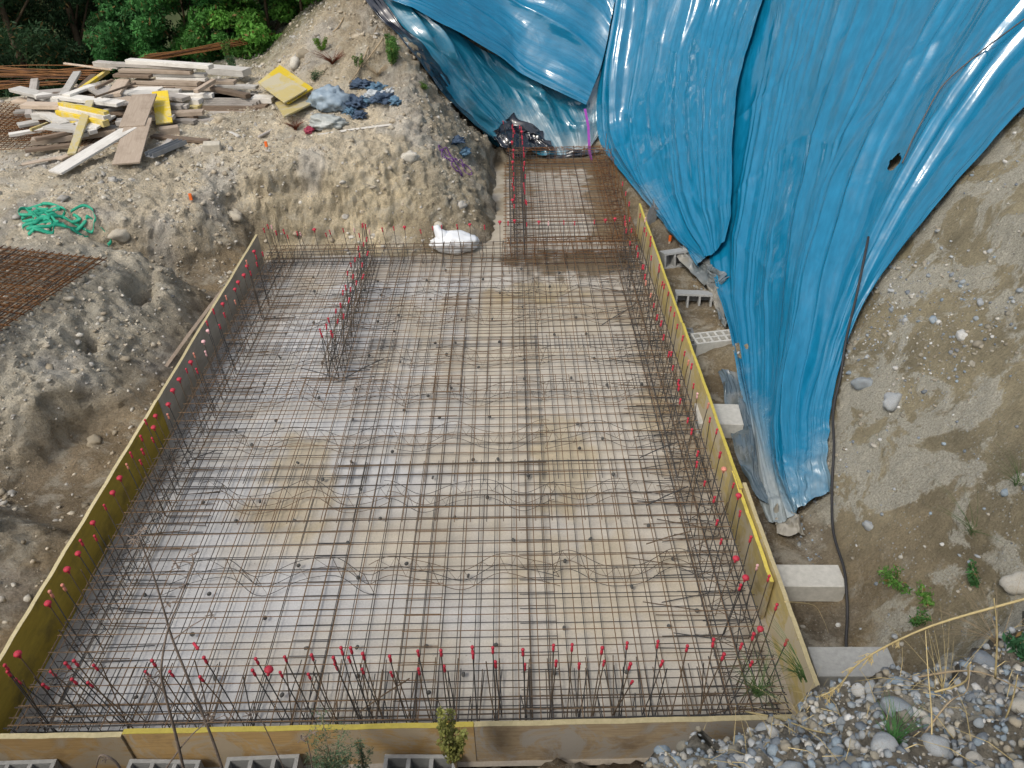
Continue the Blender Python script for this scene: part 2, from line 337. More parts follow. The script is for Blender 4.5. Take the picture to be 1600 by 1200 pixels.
def sampler(Zg):
    def f(x,y):
        x=np.clip(np.asarray(x,float),gx[0],gx[-1]-1e-6); y=np.clip(np.asarray(y,float),gy[0],gy[-1]-1e-6)
        i=np.clip(np.searchsorted(gx,x,side='right')-1,0,len(gx)-2); j=np.clip(np.searchsorted(gy,y,side='right')-1,0,len(gy)-2)
        u=(x-gx[i])/(gx[i+1]-gx[i]); v=(y-gy[j])/(gy[j+1]-gy[j])
        return Zg[i,j]*(1-u)*(1-v)+Zg[i+1,j]*u*(1-v)+Zg[i,j+1]*(1-u)*v+Zg[i+1,j+1]*u*v
    return f
zb=sampler(ZB)
Pn=np.stack([GX,GY,ZB],-1); rg=Gs[...,4:5]
n1=fbm(Pn*1.3,3,3); n2=fbm(Pn*4.5,11,4,.55); n3=fbm(Pn*15,23,3,.6); rid=1-np.abs(vn(Pn*3.1,41))
gxn,gyn=np.gradient(ZB,gx,gy); slope=np.sqrt(gxn**2+gyn**2); nrm=np.stack([-gxn,-gyn,np.ones_like(ZB)],-1); nrm/=np.linalg.norm(nrm,axis=-1,keepdims=True)
wl=np.clip(WLm,0,1)
n4=fbm(Pn*34,29,2)
amp=(.06*n1+.040*n2+.058*n3+.032*n4+.05*(rid-.6)*np.clip(slope,0,1.5))*rg[...,0]*(1-.55*wl)
# deeper gullies and ledges on the raw cut faces
cut=np.clip(slope-.5,0,2)*(1-wl)*np.clip(rg[...,0],0,1)
ver=vn(np.stack([GX*4.2,GY*4.2,ZB*.8],-1),77); led=vn(np.stack([GX*1.1,GY*1.1,ZB*9],-1),78)
bil=np.abs(vn(Pn*6.5,131)); bil2=np.abs(vn(Pn*14,137))
amp=amp+(.045*(bil-.35)+.05*(bil2-.35))*rg[...,0]*(1-.7*wl)
amp=amp+cut*(.05*ver+.05*led)
PV=Pn+nrm*amp[...,None]
colr=Gs[...,1:4].copy()
t=fbm(Pn*2.2,91,4)[...,None]; colr=colr*(1+.22*t); grey=colr.mean(-1,keepdims=True)
gm=sm(.1,.7,fbm(Pn*1.6,95,3))[...,None]*.4*(1-wl[...,None]); colr=colr*(1-gm)+grey*gm*1.05
colr=np.clip(colr,.02,.8)
nx,ny=GX.shape; I=np.arange(nx*ny).reshape(nx,ny)
FQ=np.stack([I[:-1,:-1],I[1:,:-1],I[1:,1:],I[:-1,1:]],-1).reshape(-1,4)
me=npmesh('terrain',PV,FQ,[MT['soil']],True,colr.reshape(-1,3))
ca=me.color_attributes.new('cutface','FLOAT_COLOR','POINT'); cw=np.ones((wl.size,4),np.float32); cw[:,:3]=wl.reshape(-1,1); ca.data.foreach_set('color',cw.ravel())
tag(link('terrain',me),'bare excavated earth with a trench, banks and a steep cut slope','ground',kind='structure')
_sx,_sy,_sz=(sampler(PV[...,k]) for k in range(3))
_qx,_qy=GX.copy(),GY.copy()
for _ in range(5): _qx,_qy=_qx-.8*(_sx(_qx,_qy)-GX),_qy-.8*(_sy(_qx,_qy)-GY)
zt=sampler(_sz(_qx,_qy))
def hit(px,py,f=zt,t0=1.0):
    d=ray(px,py); ts=np.arange(t0,34,.02); P=C0+d*ts[:,None]; ins=(P[:,0]>-13.9)&(P[:,0]<11.9)&(P[:,1]<25.9)&(P[:,1]>-5.9)
    g=f(P[:,0],P[:,1]); w_=np.where((P[:,2]<g)&ins)[0]
    if len(w_)==0: return P[np.where(ins)[0][-1]]
    p=P[w_[0]].copy(); return p
def gnorm(x,y,e=.08):
    a=float(zb(x+e,y)-zb(x-e,y))/(2*e); b=float(zb(x,y+e)-zb(x,y-e))/(2*e); n=np.array([-a,-b,1.]); return n/np.linalg.norm(n)
# far ground reaching the horizon
fx=np.array([-900,-200,-60,-25,-13.6,-6,0,6,11.6,25,60,200,900.]); fy=np.array([-900,-200,-50,-20,-5.6,3,12,25.6,40,70,200,900.])
FV=[];
for x in fx:
    for y in fy:
        inside=-14<x<12 and -6<y<26
        zz=-3. if inside else (6.1 if x>5 else (4 if y<0 else -1.2))
        if not inside and y>25 and x<5: zz=-2+.02*max(0,y-25)
        if abs(x)>100 or abs(y)>100: zz=0
        FV.append((x,y,zz))
I2=np.arange(len(FV)).reshape(len(fx),len(fy)); FF=np.stack([I2[:-1,:-1],I2[1:,:-1],I2[1:,1:],I2[:-1,1:]],-1).reshape(-1,4)
mg=mat_flat('grassy_ground',(.06,.075,.03),.95,.1,.4,.8,.5)
tag(link('far_ground',npmesh('far_ground',FV,FF,[mg],True)),'grassy land stretching away beyond the excavation','ground',kind='structure')
# ------------------------------------------------------------------ lean concrete base
def concrete():
    xs=np.arange(-3.86,2.06,.035); ys=np.arange(2.8,15.0,.035); X,Y=np.meshgrid(xs,ys,indexing='ij')
    P=np.stack([X,Y,0*X],-1); n=fbm(P*1.2,5,4); nf=fbm(P*6,9,4)
    c=np.ones(X.shape+(3,))*np.array([.55,.505,.43]); blue=np.array([.545,.54,.53]); 
    c=c+(blue-c)*sm(-.5,.6,-X*.4-.5+n*.7)[...,None]
    c*= (1+.05*np.sin(Y*6+n*2)*sm(-.2,.5,nf))[...,None]
    def stain(x,y,rx,ry,col_,s,c):
        d=np.sqrt(((X-x)/rx)**2+((Y-y)/ry)**2)+.35*nf+.25*n; k=(sm(1.15,.55,d)*s)[...,None]; return c*(1-k)+np.array(col_)*k
    mud=(.34,.25,.14); sand=(.46,.37,.22)
    for px,py,rx,ry,cc,s in [(470,750,.42,.75,sand,.6),(425,785,.3,.3,mud,.2),(600,700,2.6,.35,sand,.22),(700,560,2.4,.3,sand,.25),(600,640,2.2,.25,sand,.2),(720,860,2.2,.4,sand,.2),(800,500,1.8,.5,sand,.3),(980,470,1.0,.5,mud,.3),(840,455,.75,.28,sand,.7),(770,465,.3,.2,mud,.3),(880,720,.3,.9,sand,.55),(1090,700,.5,1.1,mud,.55),(1010,640,.35,.5,sand,.5),(950,900,.9,.8,sand,.35),(1060,580,.5,1.2,mud,.35),(700,480,1.6,.25,sand,.25),(560,1010,1.5,.3,sand,.2),(450,470,.8,.6,sand,.25),(540,430,2.,.35,mud,.25)]:
        q=atz(px,py,0); c=stain(q[0],q[1],rx,ry,cc,s,c)
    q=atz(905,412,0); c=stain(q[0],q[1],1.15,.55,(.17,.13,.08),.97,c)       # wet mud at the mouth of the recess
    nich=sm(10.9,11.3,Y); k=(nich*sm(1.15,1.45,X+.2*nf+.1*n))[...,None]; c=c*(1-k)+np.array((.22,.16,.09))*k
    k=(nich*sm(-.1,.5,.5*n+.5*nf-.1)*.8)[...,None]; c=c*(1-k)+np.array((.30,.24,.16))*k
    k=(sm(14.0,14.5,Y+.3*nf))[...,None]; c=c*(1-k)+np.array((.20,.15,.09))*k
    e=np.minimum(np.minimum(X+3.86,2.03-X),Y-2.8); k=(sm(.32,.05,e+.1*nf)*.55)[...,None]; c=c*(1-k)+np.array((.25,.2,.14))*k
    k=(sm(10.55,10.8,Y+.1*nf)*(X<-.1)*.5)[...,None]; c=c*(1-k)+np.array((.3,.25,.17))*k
    Zc=.004*n; V=np.stack([X,Y,Zc],-1)
    left=-.42+.05*np.sin(Y*3); keep=((Y<10.92)|((X>left)&(X<1.98))|((Y<11.5)&(X>-.95+ (Y-10.9)*.9)&(X<1.98)))
    I=np.arange(X.size).reshape(X.shape); kf=keep[:-1,:-1]&keep[1:,1:]&keep[1:,:-1]&keep[:-1,1:]
    FQ=np.stack([I[:-1,:-1],I[1:,:-1],I[1:,1:],I[:-1,1:]],-1)[kf]
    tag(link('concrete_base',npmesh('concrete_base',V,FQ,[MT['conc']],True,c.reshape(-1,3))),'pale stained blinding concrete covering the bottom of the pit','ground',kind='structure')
concrete()
exec_parts=[]
# ------------------------------------------------------------------ formwork panels
def panel(p0,p1,z0,z1,th,face,edge,label,out=1,grp='formwork panels around the slab',wavy=0):
    p0=Vector((*p0,0)); p1=Vector((*p1,0)); d=(p1-p0); L=d.length; a=math.atan2(d.y,d.x)
    e=empty('formwork_panel',(p0.x,p0.y,0),a); tag(e,label,'formwork panel',grp)
    b=MB(); n=24; V=[];Fs=[]
    # slightly bowed board so that its rim is never ruler straight
    for i in range(n+1):
        x=L*i/n; bow=.35*wavy*math.sin(i*.45+L)+.001*math.sin(i*2.3)
        for yy in (0,th):
            for zz in (z0,z1-.004): V.append((x,bow+yy*out,zz+(.003*math.sin(i*1.1) if zz>z0 else 0)))
    for i in range(n):
        o=i*4
        Fs+=[(o,o+4,o+5,o+1),(o+2,o+3,o+7,o+6),(o+1,o+5,o+7,o+3),(o,o+2,o+6,o+4)]
    Fs+=[(0,1,3,2),(n*4,n*4+2,n*4+3,n*4+1)]; b.add(V,Fs)
    link('board',b.mesh('board',[face]),e)
    b=MB(); V=[];Fs=[]
    for i in range(n+1):
        x=L*i/n; bow=.35*wavy*math.sin(i*.45+L)+.001*math.sin(i*2.3); dzz=.003*math.sin(i*1.1)
        for yy in (-.0015,th+.0015):
            for zz in (z1-.0038,z1): V.append((x,bow+yy*out,zz+dzz))
    for i in range(n):
        o=i*4; Fs+=[(o,o+4,o+5,o+1),(o+2,o+3,o+7,o+6),(o+1,o+5,o+7,o+3),(o,o+2,o+6,o+4)]
    Fs+=[(0,1,3,2),(n*4,n*4+2,n*4+3,n*4+1)]; b.add(V,Fs); link('edge_band',b.mesh('edge_band',[edge]),e)
    return e
LX=-3.82
panel((LX,6.55),(LX,10.62),-.05,.5,.03,MT['ply_grey'],MT['ply_edge'],'long grey-faced formwork panel at the far end of the left side',1,wavy=.006)
panel((LX-.004,4.35),(LX-.004,6.545),-.05,.5,.03,MT['ply_yellow'],MT['ply_edge'],'yellow formwork panel in the middle of the left side, joined to the grey one',1,wavy=.004)
panel((LX+.004,2.80),(LX+.004,4.345),-.05,.51,.03,MT['ply_yellow'],MT['ply_edge'],'yellow formwork panel at the near left corner of the pit',1,wavy=.003)
RX=2.0
panel((RX,11.5),(RX,7.9),-.05,.5,.028,MT['ply_worn'],MT['ply_edge_yellow'],'worn yellow formwork panel at the far end of the right side',1,wavy=.006)
panel((RX+.01,7.895),(RX+.01,5.05),-.05,.5,.028,MT['ply_worn'],MT['ply_edge_yellow'],'worn yellow formwork panel in the middle of the right side',1,wavy=.005)
panel((RX+.0,5.3),(RX+.0,4.0),-.05,.48,.028,MT['ply_worn'],MT['ply_edge_yellow'],'short yellow formwork panel overlapped by its neighbours on the right side',1,wavy=.003)
panel((RX+.045,5.1),(RX+.045,2.98),-.05,.52,.03,MT['ply_worn'],MT['ply_edge'],'bright yellow formwork panel at the near right corner of the pit',1,wavy=.003)
panel((-4.35,2.845),(-2.72,2.845),-.05,.45,.035,MT['board_front'],MT['ply_edge'],'orange-brown front formwork board at the left corner',-1,'formwork panels around the slab')
panel((-2.715,2.86),(-.33,2.872),-.05,.46,.035,MT['board_front'],MT['ply_edge_yellow'],'orange-brown front formwork board with yellow upper rim, behind the hollow blocks',-1)
panel((-.325,2.872),(2.04,2.89),-.02,.46,.035,MT['board_front2'],MT['ply_edge'],'greyed front formwork board running right to the cobble mound',-1)
# ------------------------------------------------------------------ reinforcing bars
_bc={}
def barmesh(L,r,mat):
    k=(round(L,2),r,mat.name)
    if k not in _bc: _bc[k]=MB().tube([(0,0,0),(L/3,0,.0),(2*L/3,0,0),(L,0,0)],r,5).mesh('bar',[mat])
    return _bc[k]
def mesh_sheet(x0,y0,x1,y1,z,mat,label,grp,sp=.15,r=.004,rot=0.,origin=None,jit=.004,ph=None):
    e=empty('rebar_mesh_sheet',(x0,y0,z) if origin is None else origin,rot); tag(e,label,'rebar mesh',grp)
    W,D=x1-x0,y1-y0; nxb=int(W/sp); nyb=int(D/sp); ox=(W-nxb*sp)/2; oy=(D-nyb*sp)/2
    if ph is not None:
        k=R_.uniform(-.035,.035); ox=(ph-x0+k)%sp; oy=(ph-y0+k)%sp; nxb=int((W-ox)/sp); nyb=int((D-oy)/sp)
    for i in range(nxb+1):
        o=link('bar',barmesh(D,r,mat),e); o.location=(ox+i*sp+R_.uniform(-jit,jit),0,0); o.rotation_euler=(0,0,math.pi/2+R_.uniform(-.002,.002))
    for j in range(nyb+1):
        o=link('bar',barmesh(W,r,mat),e); o.location=(0,oy+j*sp+R_.uniform(-jit,jit),r*2); o.rotation_euler=(0,0,R_.uniform(-.002,.002))
    return e
rows=[(2.98,5.25),(4.92,7.2),(6.88,9.12),(8.8,10.72)]; cols=[(-3.66,-.62),(-.95,1.9)]
rn=['nearest','second nearest','second farthest','farthest']; cn=['left','right']
for ri,(a,b) in enumerate(rows):
    for ci,(c,d) in enumerate(cols):
        mesh_sheet(c+R_.uniform(-.02,.02),a,d+R_.uniform(-.02,.02),b,.262+.018*((ri+ci)%2),MT['bar_top'],f'rusty upper reinforcing mesh sheet, {cn[ci]} half of the slab, {rn[ri]} row','upper reinforcing mesh sheets on the slab',ph=.0)
rows2=[(2.93,6.0),(5.7,8.4),(8.1,10.74)]; cols2=[(-3.72,-1.55),(-1.86,.3),(.0,1.94)]; rn2=['near','middle','far']; cn2=['left','centre','right']
for ri,(a,b) in enumerate(rows2):
    for ci,(c,d) in enumerate(cols2):
        mesh_sheet(c,a,d,b,.035+.012*((ri+ci)%2),MT['bar_dark'],f'dark lower reinforcing mesh sheet, {cn2[ci]} strip of the slab, {rn2[ri]} row','lower reinforcing mesh sheets on the slab',ph=.085,r=.0036)
mesh_sheet(-.10,10.6,1.82,14.75,.262,MT['bar_dark'],'dense upper reinforcing mesh sheet in the far recess','reinforcing mesh sheets in the recess')
mesh_sheet(-.16,10.35,1.86,14.6,.04,MT['bar_rust'],'rusty lower reinforcing mesh sheet in the far recess','reinforcing mesh sheets in the recess',r=.005)
mesh_sheet(.0,10.2,1.75,12.6,.28,MT['bar_top'],'rusty overlapping mesh sheet at the mouth of the recess','reinforcing mesh sheets in the recess')
# cages along the edges
def cage(name,label,p0,p1,wd,z0,z1,step,zig=True,mat=None,r=.0055,nl=3):
    mat=mat or MT['bar_dark']; p0=Vector((*p0,0)); p1=Vector((*p1,0)); d=p1-p0; L=d.length
    e=empty('reinforcement_cage',(p0.x,p0.y,0),math.atan2(d.y,d.x)); tag(e,label,'rebar cage','reinforcement cages of the slab edges and walls')
    for k in range(nl):
        yy=wd*k/(nl-1)
        for zz in (z0,z1):
            b=MB(); b.tube([(0,yy,zz),(L*.3,yy+R_.uniform(-.012,.012),zz+R_.uniform(-.01,.01)),(L*.7,yy+R_.uniform(-.012,.012),zz+R_.uniform(-.01,.01)),(L,yy,zz)],r,5)
            link('long_bar',b.mesh('long_bar',[mat]),e)
    n=min(96,int(L/step)); sb=[]
    for v in range(3):
        b=MB(); q=.03*(v-1); b.tube([(0,-.012,z0-.01),(q,-.012,z1+.012),(q,wd+.012,z1+.012),(0,wd+.012,z0-.01),(0,-.012,z0-.01)],.0036,4); sb.append(b.mesh('stirrup',[mat]))
    for i in range(n):
        o=link('stirrup',sb[i%3],e); o.location=((i+.5)*L/n+R_.uniform(-.015,.015),0,0); o.rotation_euler=(0,0,R_.uniform(-.12,.12))
    if zig:
        b=MB(); m=int(L/.16); b.tube([(L*i/m,wd*.12 if i%2 else wd*.9,z1+.005) for i in range(m+1)],.004,4); link('lattice_bar',b.mesh('lattice_bar',[mat]),e)
        b=MB(); b.tube([(L*i/m,wd*.9 if i%2 else wd*.2,z0+.005) for i in range(m+1)],.004,4); link('lattice_bar',b.mesh('lattice_bar',[mat]),e)
    return e
cage('c','reinforcement cage with zigzag bars along the left formwork',(-3.38,2.98),(-3.38,10.65),.28,.05,.25,.14)
cage('c','tangled reinforcement cage along the right formwork',(1.9,2.98),(1.9,10.7),.36,.05,.27,.15)
cage('c','reinforcement cage along the front board',(-3.7,3.0),(1.92,3.02),.16,.04,.25,.2,False,r=.006)
cage('c','reinforcement cage along the far edge of the slab, in front of the earth face',(-3.7,10.48),(-.1,10.48),.22,.05,.27,.15,False)
cage('c','reinforcement cage of the inner wall standing in the slab',(-2.08,7.45),(-2.08,10.6),.2,.05,.3,.13)
cage('c','reinforcement cage along the left edge of the recess',(.16,10.5),(.16,14.7),.2,.05,.3,.13)
cage('c','reinforcement cage along the right edge of the recess',(1.88,10.7),(1.88,14.6),.3,.05,.3,.16,mat=MT['bar_rust'])
cage('c','reinforcement cage across the mouth of the recess',(-.1,10.62),(1.9,10.62),.2,.05,.28,.16,mat=MT['bar_rust'])
cage('c','reinforcement cage at the back of the recess below the blue sheet',(-.1,14.6),(1.8,14.6),.18,.05,.3,.16,mat=MT['bar_rust'])
# ------------------------------------------------------------------ starter bars with caps
def cap_slim(mt):
    return MB().lathe([(.007,-.07),(.012,-.068),(.0125,-.03),(.008,-.022),(.009,-.012),(.014,-.004),(.0155,.008),(.012,.017),(.004,.021)],8).mesh('cap',[mt],True)
def cap_mush(mt):
    return MB().lathe([(.010,-.055),(.013,-.045),(.014,-.02),(.020,-.010),(.034,-.004),(.036,.006),(.031,.018),(.020,.027),(.006,.030)],10).mesh('cap',[mt],True)
CAPS={('s',k):cap_slim(MT[m]) for k,m in (('r','cap'),('p','cap_pale'),('w','cap_white'))}
CAPS.update({('m',k):cap_mush(MT[m]) for k,m in (('r','cap'),('p','cap_pale'),('w','cap_white'))})
ORD=lambda n:['first','second','third','fourth','fifth','sixth','seventh','eighth','ninth','tenth','eleventh','twelfth','thirteenth','fourteenth','fifteenth','sixteenth','seventeenth','eighteenth','nineteenth','twentieth'][n] if n<20 else f'{n+1}th'
rowcount={}
def starter(base,tip,kind,colr_,foot,rowname,grp,order,mat=None):
    mat=mat or MT['bar_dark']; base=Vector(base); tip=Vector(tip)
    e=empty('starter_bar',base); kn={'s':'slim','m':'mushroom'}.get(kind); cn_={'r':'red','p':'pale orange','w':'whitish pink'}.get(colr_)
    key=(rowname,kind,colr_); n=rowcount.get(key,0); rowcount[key]=n+1
    if kind: lab=f'{ORD(n)} starter bar with {kn} {cn_} cap {order}, {rowname}'
    else: lab=f'{ORD(n)} uncapped starter bar {order}, {rowname}'
    tag(e,lab,'starter bar',grp)
    t=tip-base; mid=t*.5+Vector((R_.uniform(-.008,.008),R_.uniform(-.008,.008),0))
    b=MB(); pts=[(0,0,.0),tuple(mid),tuple(t)]
    if foot: pts=[(foot[0],foot[1],R_.uniform(-.02,.03)),(foot[0]*.08,foot[1]*.08,-.004)]+pts[0:]
    b.tube(pts,.0044,5); link('bar',b.mesh('bar',[mat]),e)
    if kind:
        c=link('cap',CAPS[(kind,colr_)],e); c.location=t; c.rotation_euler=t.normalized().to_track_quat('Z','Y').to_euler(); s=R_.uniform(.72,.9)*(1.0 if kind=='s' else .92); c.scale=(s,s,s)
    return e
def rc(): 
    r=R_.random(); return 'r' if r<.84 else ('p' if r<.93 else 'w')
# front row : tips read off as (px, py)
front=[(25,1062,'s'),(68,1070,'s'),(80,1050,'s'),(103,1037,'s'),(116,1033,'s'),(113,1062,'s'),(138,1067,'s'),(147,1040,'s'),(228,1050,'s'),(238,1033,'s'),(266,1050,'s'),(313,1058,'s'),(319,1028,'s'),(395,1048,'s'),(400,1030,'s'),(438,1051,'s'),(445,1027,'s'),(482,1054,'s'),(487,1024,'s'),(521,1028,'s'),(524,1038,'s'),(533,1013,'s'),(545,1028,'s'),(548,1013,'s'),(567,1022,'s'),(566,1046,'s'),(609,1026,'s'),(611,1051,'s'),(653,1018,'s'),(654,1046,'s'),(689,1017,'s'),(694,1042,'s'),(738,1012,'s'),(739,1022,'s'),(770,1013,'s'),(774,1035,'s'),(817,1016,'s'),(820,1039,'s'),(865,1009,'s'),(869,1034,'s'),(894,1008,'s'),(905,1038,'s'),(941,1013,'s'),(944,1034,'s'),(980,1005,'s'),(985,1038,'s'),(988,1065,'s'),(1028,1003,'s'),(1035,1034,'s'),(1074,1010,'s'),(1115,1000,'s'),(1131,1023,'s'),(1159,1007,'s'),(1175,1035,'s')]
for i,(px,py,k) in enumerate(front):
    yb=3.03 if py<1034 else 3.14
    t=aty(px,py,yb+R_.uniform(-.02,.03))
    if t[2]>1.05 or t[2]<.5: t=atz(px,py,.82)
    bx=t[0]+(-.0-t[0])*.055+R_.uniform(-.03,.03); bx=min(max(bx,-3.6),1.85)
    starter((bx,yb,.05),t,k,'r',(R_.uniform(-.05,.05),.5),'front row','starter bars of the front row','from the left')
for i in range(18):
    x=-3.5+i*.30+R_.uniform(-.04,.04); starter((x,3.1,.05),(x+R_.uniform(-.08,.08),3.14,R_.uniform(.62,.85)),None,None,(0,.45),'front row','starter bars of the front row','from the left')
# left row
left_m=[(28,1022,'r'),(75,943,'r'),(105,890,'r'),(122,865,'r'),(145,817,'r'),(176,770,'r'),(187,747,'r'),(240,668,'r'),(243,650,'r'),(263,632,'r'),(270,610,'r'),(280,593,'r'),(298,566,'r'),(318,534,'w'),(325,517,'w'),(348,475,'r'),(367,452,'r'),(372,441,'r'),(381,430,'r'),(386,416,'r'),(397,393,'r')]
for px,py,c_ in left_m:
    t=atx(px,py,-3.52); starter((-3.5,t[1]+.02,.05),t,'m',c_,(.38,R_.uniform(-.04,.04)),'left row','starter bars of the left row','from the near end')
left_s=[(8,1040,'r'),(12,1050,'r'),(126,845,'r'),(148,838,'r'),(98,915,'p'),(78,925,'p'),(163,790,'r'),(198,726,'p'),(204,708,'r'),(219,720,'r'),(222,703,'r'),(220,682,'r'),(238,685,'r'),(227,657,'r'),(262,648,'p'),(291,577,'r'),(307,577,'r'),(303,553,'p'),(321,550,'w'),(323,503,'r'),(333,484,'r'),(343,508,'r'),(350,490,'r'),(353,463,'p'),(367,470,'p'),(385,408,'p'),(400,400,'r'),(401,411,'r'),(410,395,'r'),(391,425,'r')]
for px,py,c_ in left_s:
    t=atx(px,py,-3.42); starter((-3.4,t[1]+.02,.05),t,'s',c_,(.42,R_.uniform(-.04,.04)),'left row','starter bars of the left row','from the near end')
for i in range(18):
    y=3.2+i*.41+R_.uniform(-.03,.03); starter((-3.42,y,.05),(-3.44+R_.uniform(-.05,.05),y+R_.uniform(-.05,.05),R_.uniform(.5,.75)),None,None,(.45,0),'left row','starter bars of the left row','from the near end')
# right row: two dense lines
nR=34
for i in range(nR):
    y=3.35+i*(7.2/(nR-1))+R_.uniform(-.06,.06)
    for x0,ki in ((1.62,0),(1.84,1)):
        h=R_.uniform(.68,.8); big=(i in(6,8) or R_.random()<.05) and ki==1
        if y<4.3 and ki==0 and i%2: continue
        starter((x0,y,.05),(x0+R_.uniform(-.03,.04)+.02,y+R_.uniform(-.06,.06),h),'m' if big else 's',rc(),(-.36+R_.uniform(-.15,.1),R_.uniform(-.08,.08)),'right row','starter bars of the right row','from the near end',)
for px,py in [(1150,873),(1165,903),(1188,983)]:
    t=atz(px,py,.78); starter((t[0]-.05,t[1]+.03,.05),t,'m','r',(-.5,0),'right row corner','starter bars of the right row','from the far end')
for i in range(16):
    y=3.2+i*.45+R_.uniform(-.05,.05); x=R_.choice((1.6,1.72,1.84)); starter((x,y,.05),(x+R_.uniform(-.1,.1),y+R_.uniform(-.15,.15),R_.uniform(.45,.7)),None,None,(-.55+R_.uniform(-.1,.1),R_.uniform(-.2,.2)),'right row','starter bars of the right row','from the near end')
# far row
far=[(412,358,'s'),(418,352,'s'),(424,353,'s'),(431,362,'s'),(443,360,'s'),(449,368,'s'),(464,363,'s'),(469,364,'s'),(491,359,'m'),(509,365,'s'),(515,361,'s'),(536,358,'s'),(553,358,'s'),(561,366,'s'),(567,350,'s'),(571,352,'s'),(577,360,'s'),(597,357,'s'),(615,355,'s'),(632,355,'m'),(657,360,'s'),(676,355,'s'),(690,353,'s'),(714,352,'s'),(734,351,'m'),(757,353,'s'),(781,347,'m'),(794,347,'s'),(804,345,'m'),(823,349,'s'),(842,347,'m'),(857,347,'s'),(881,346,'s'),(898,347,'s'),(929,345,'s'),(946,344,'m'),(961,342,'m'),(978,350,'s'),(984,341,'s')]
for px,py,k in far:
    t=aty(px,py,10.62+R_.uniform(-.04,.04)); 
    starter((t[0]+(-.0-t[0])*.01+R_.uniform(-.02,.05),10.62,.05),t,k,rc() if k=='s' else 'r',(R_.uniform(-.05,.05),-.55),'far row','starter bars of the far row','from the left')
# inner wall rows
inner=[(500,515),(502,522),(510,508),(517,518),(520,523),(513,498),(525,484),(532,475),(528,500),(537,492),(536,455),(540,447),(546,467),(548,450),(552,430),(557,440),(543,425),(548,412),(555,404),(562,397),(568,430),(566,412),(560,386),(568,380),(575,394),(573,372),(566,351),(571,352)]
for i,(px,py) in enumerate(inner):
    t=atz(px,py,.82); xo=-2.12 if i%2 else -2.24
    starter((xo,min(10.55,max(7.5,t[1]+.05)),.05),t,'s','r',(R_.choice((-.35,.35)),R_.uniform(-.1,.1)),'inner wall','starter bars of the inner wall','from the near end')
# recess left rows
for i in range(17):
    y=10.9+i*.225
    for x0 in (.02,.2):
        starter((x0,y,.05),(x0+R_.uniform(-.02,.02),y+R_.uniform(-.03,.03),R_.uniform(.74,.84)),'m' if R_.random()<.12 else 's','r',(.35,0),'left recess wall','starter bars of the recess wall','from the near end')
for i,(px,py) in enumerate([(786,190),(801,195),(804,205),(812,197)]):
    t=aty(px,py,14.75); starter((.0+i*.05,14.72,.05),t,'s','r',None,'far recess corner','starter bars of the recess wall','from the left')
for i in range(9):
    y=10.95+i*.4; starter((1.74,y,.05),(1.76,y,.75),'s' if i<3 else None,'r' if i<3 else None,(-.3,0),'right recess wall','starter bars of the recess wall','from the near end',mat=MT['bar_rust'])
# ------------------------------------------------------------------ wavy lattice spacers and small spacer blocks
li=0
for py,nm in ((447,'farthest'),(492,'sixth'),(555,'fifth'),(612,'fourth'),(680,'third'),(770,'second'),(890,'nearest')):
    y0=atz(750,py,.15)[1]; ph=R_.uniform(0,6)
    for s,(xa,xb) in enumerate(((-3.1,-1.25),(-1.3,.35),(.3,1.6))):
        e=empty('lattice_spacer',(xa,y0,.06)); tag(e,f'wavy wire lattice spacer, {["left","middle","right"][s]} piece of the {nm} line across the slab','mesh spacer','wavy lattice spacers between the mesh layers')
        n=40; L=xb-xa; am=R_.uniform(.06,.12)
        yy=lambda x:am*math.sin(x*2*math.pi/.95+ph+s)+.02*math.sin(x*13)
        P=[(L*i/n,yy(L*i/n)) for i in range(n+1)]
        for (oy,oz) in ((0,.19),(-.05,0),(.05,0)): link('chord',MB().tube([(a,b+oy,oz) for a,b in P],.0036,4).mesh('chord',[MT['bar_dark']]),e)
        m=int(L/.075); z1=[];
        for k in range(m+1):
            x=L*k/m; z1.append((x,yy(x)+(0 if k%2 else (.05 if k%4 else -.05)),.19 if k%2 else 0))
        link('zigzag_wire',MB().tube(z1,.003,4).mesh('zigzag_wire',[MT['bar_dark']]),e)
spm=MB().lathe([(.006,-.01),(.017,-.01),(.020,-.003),(.020,.003),(.017,.01),(.006,.01)],9).mesh('bar_spacer',[mat_flat('dark_plastic',(.09,.09,.085),.7,.3,.2,40,.1)])
k=0
for j in range(13):
    for i in range(9):
        x=-3.1+i*.56+(j%2)*.25+R_.choice((-.15,0,.15)); y=3.35+j*.56+R_.choice((-.15,0,.15))
        if x>1.5: continue
        o=link('bar_spacer',spm); o.location=(x,y,.055); o.rotation_euler=(math.pi/2+R_.uniform(-.5,.5),R_.uniform(-.5,.5),R_.uniform(0,3)); tag(o,'small dark plastic spacer wheel clipped at a crossing of the lower mesh','bar spacer','spacer wheels of the lower mesh')
for (px,py,k,dd) in [(420,1047,'m',0),(308,1012,'s',1)]:
    o=link('safety_plug',CAPS[(k,'r')]); p=atz(px,py,.29); o.location=p; o.rotation_euler=(1.4*dd,.3,.7); tag(o,['loose red mushroom cap lying on the mesh near the front row','loose slim red cap lying on its side on the mesh near the front row'][dd],'safety plug')
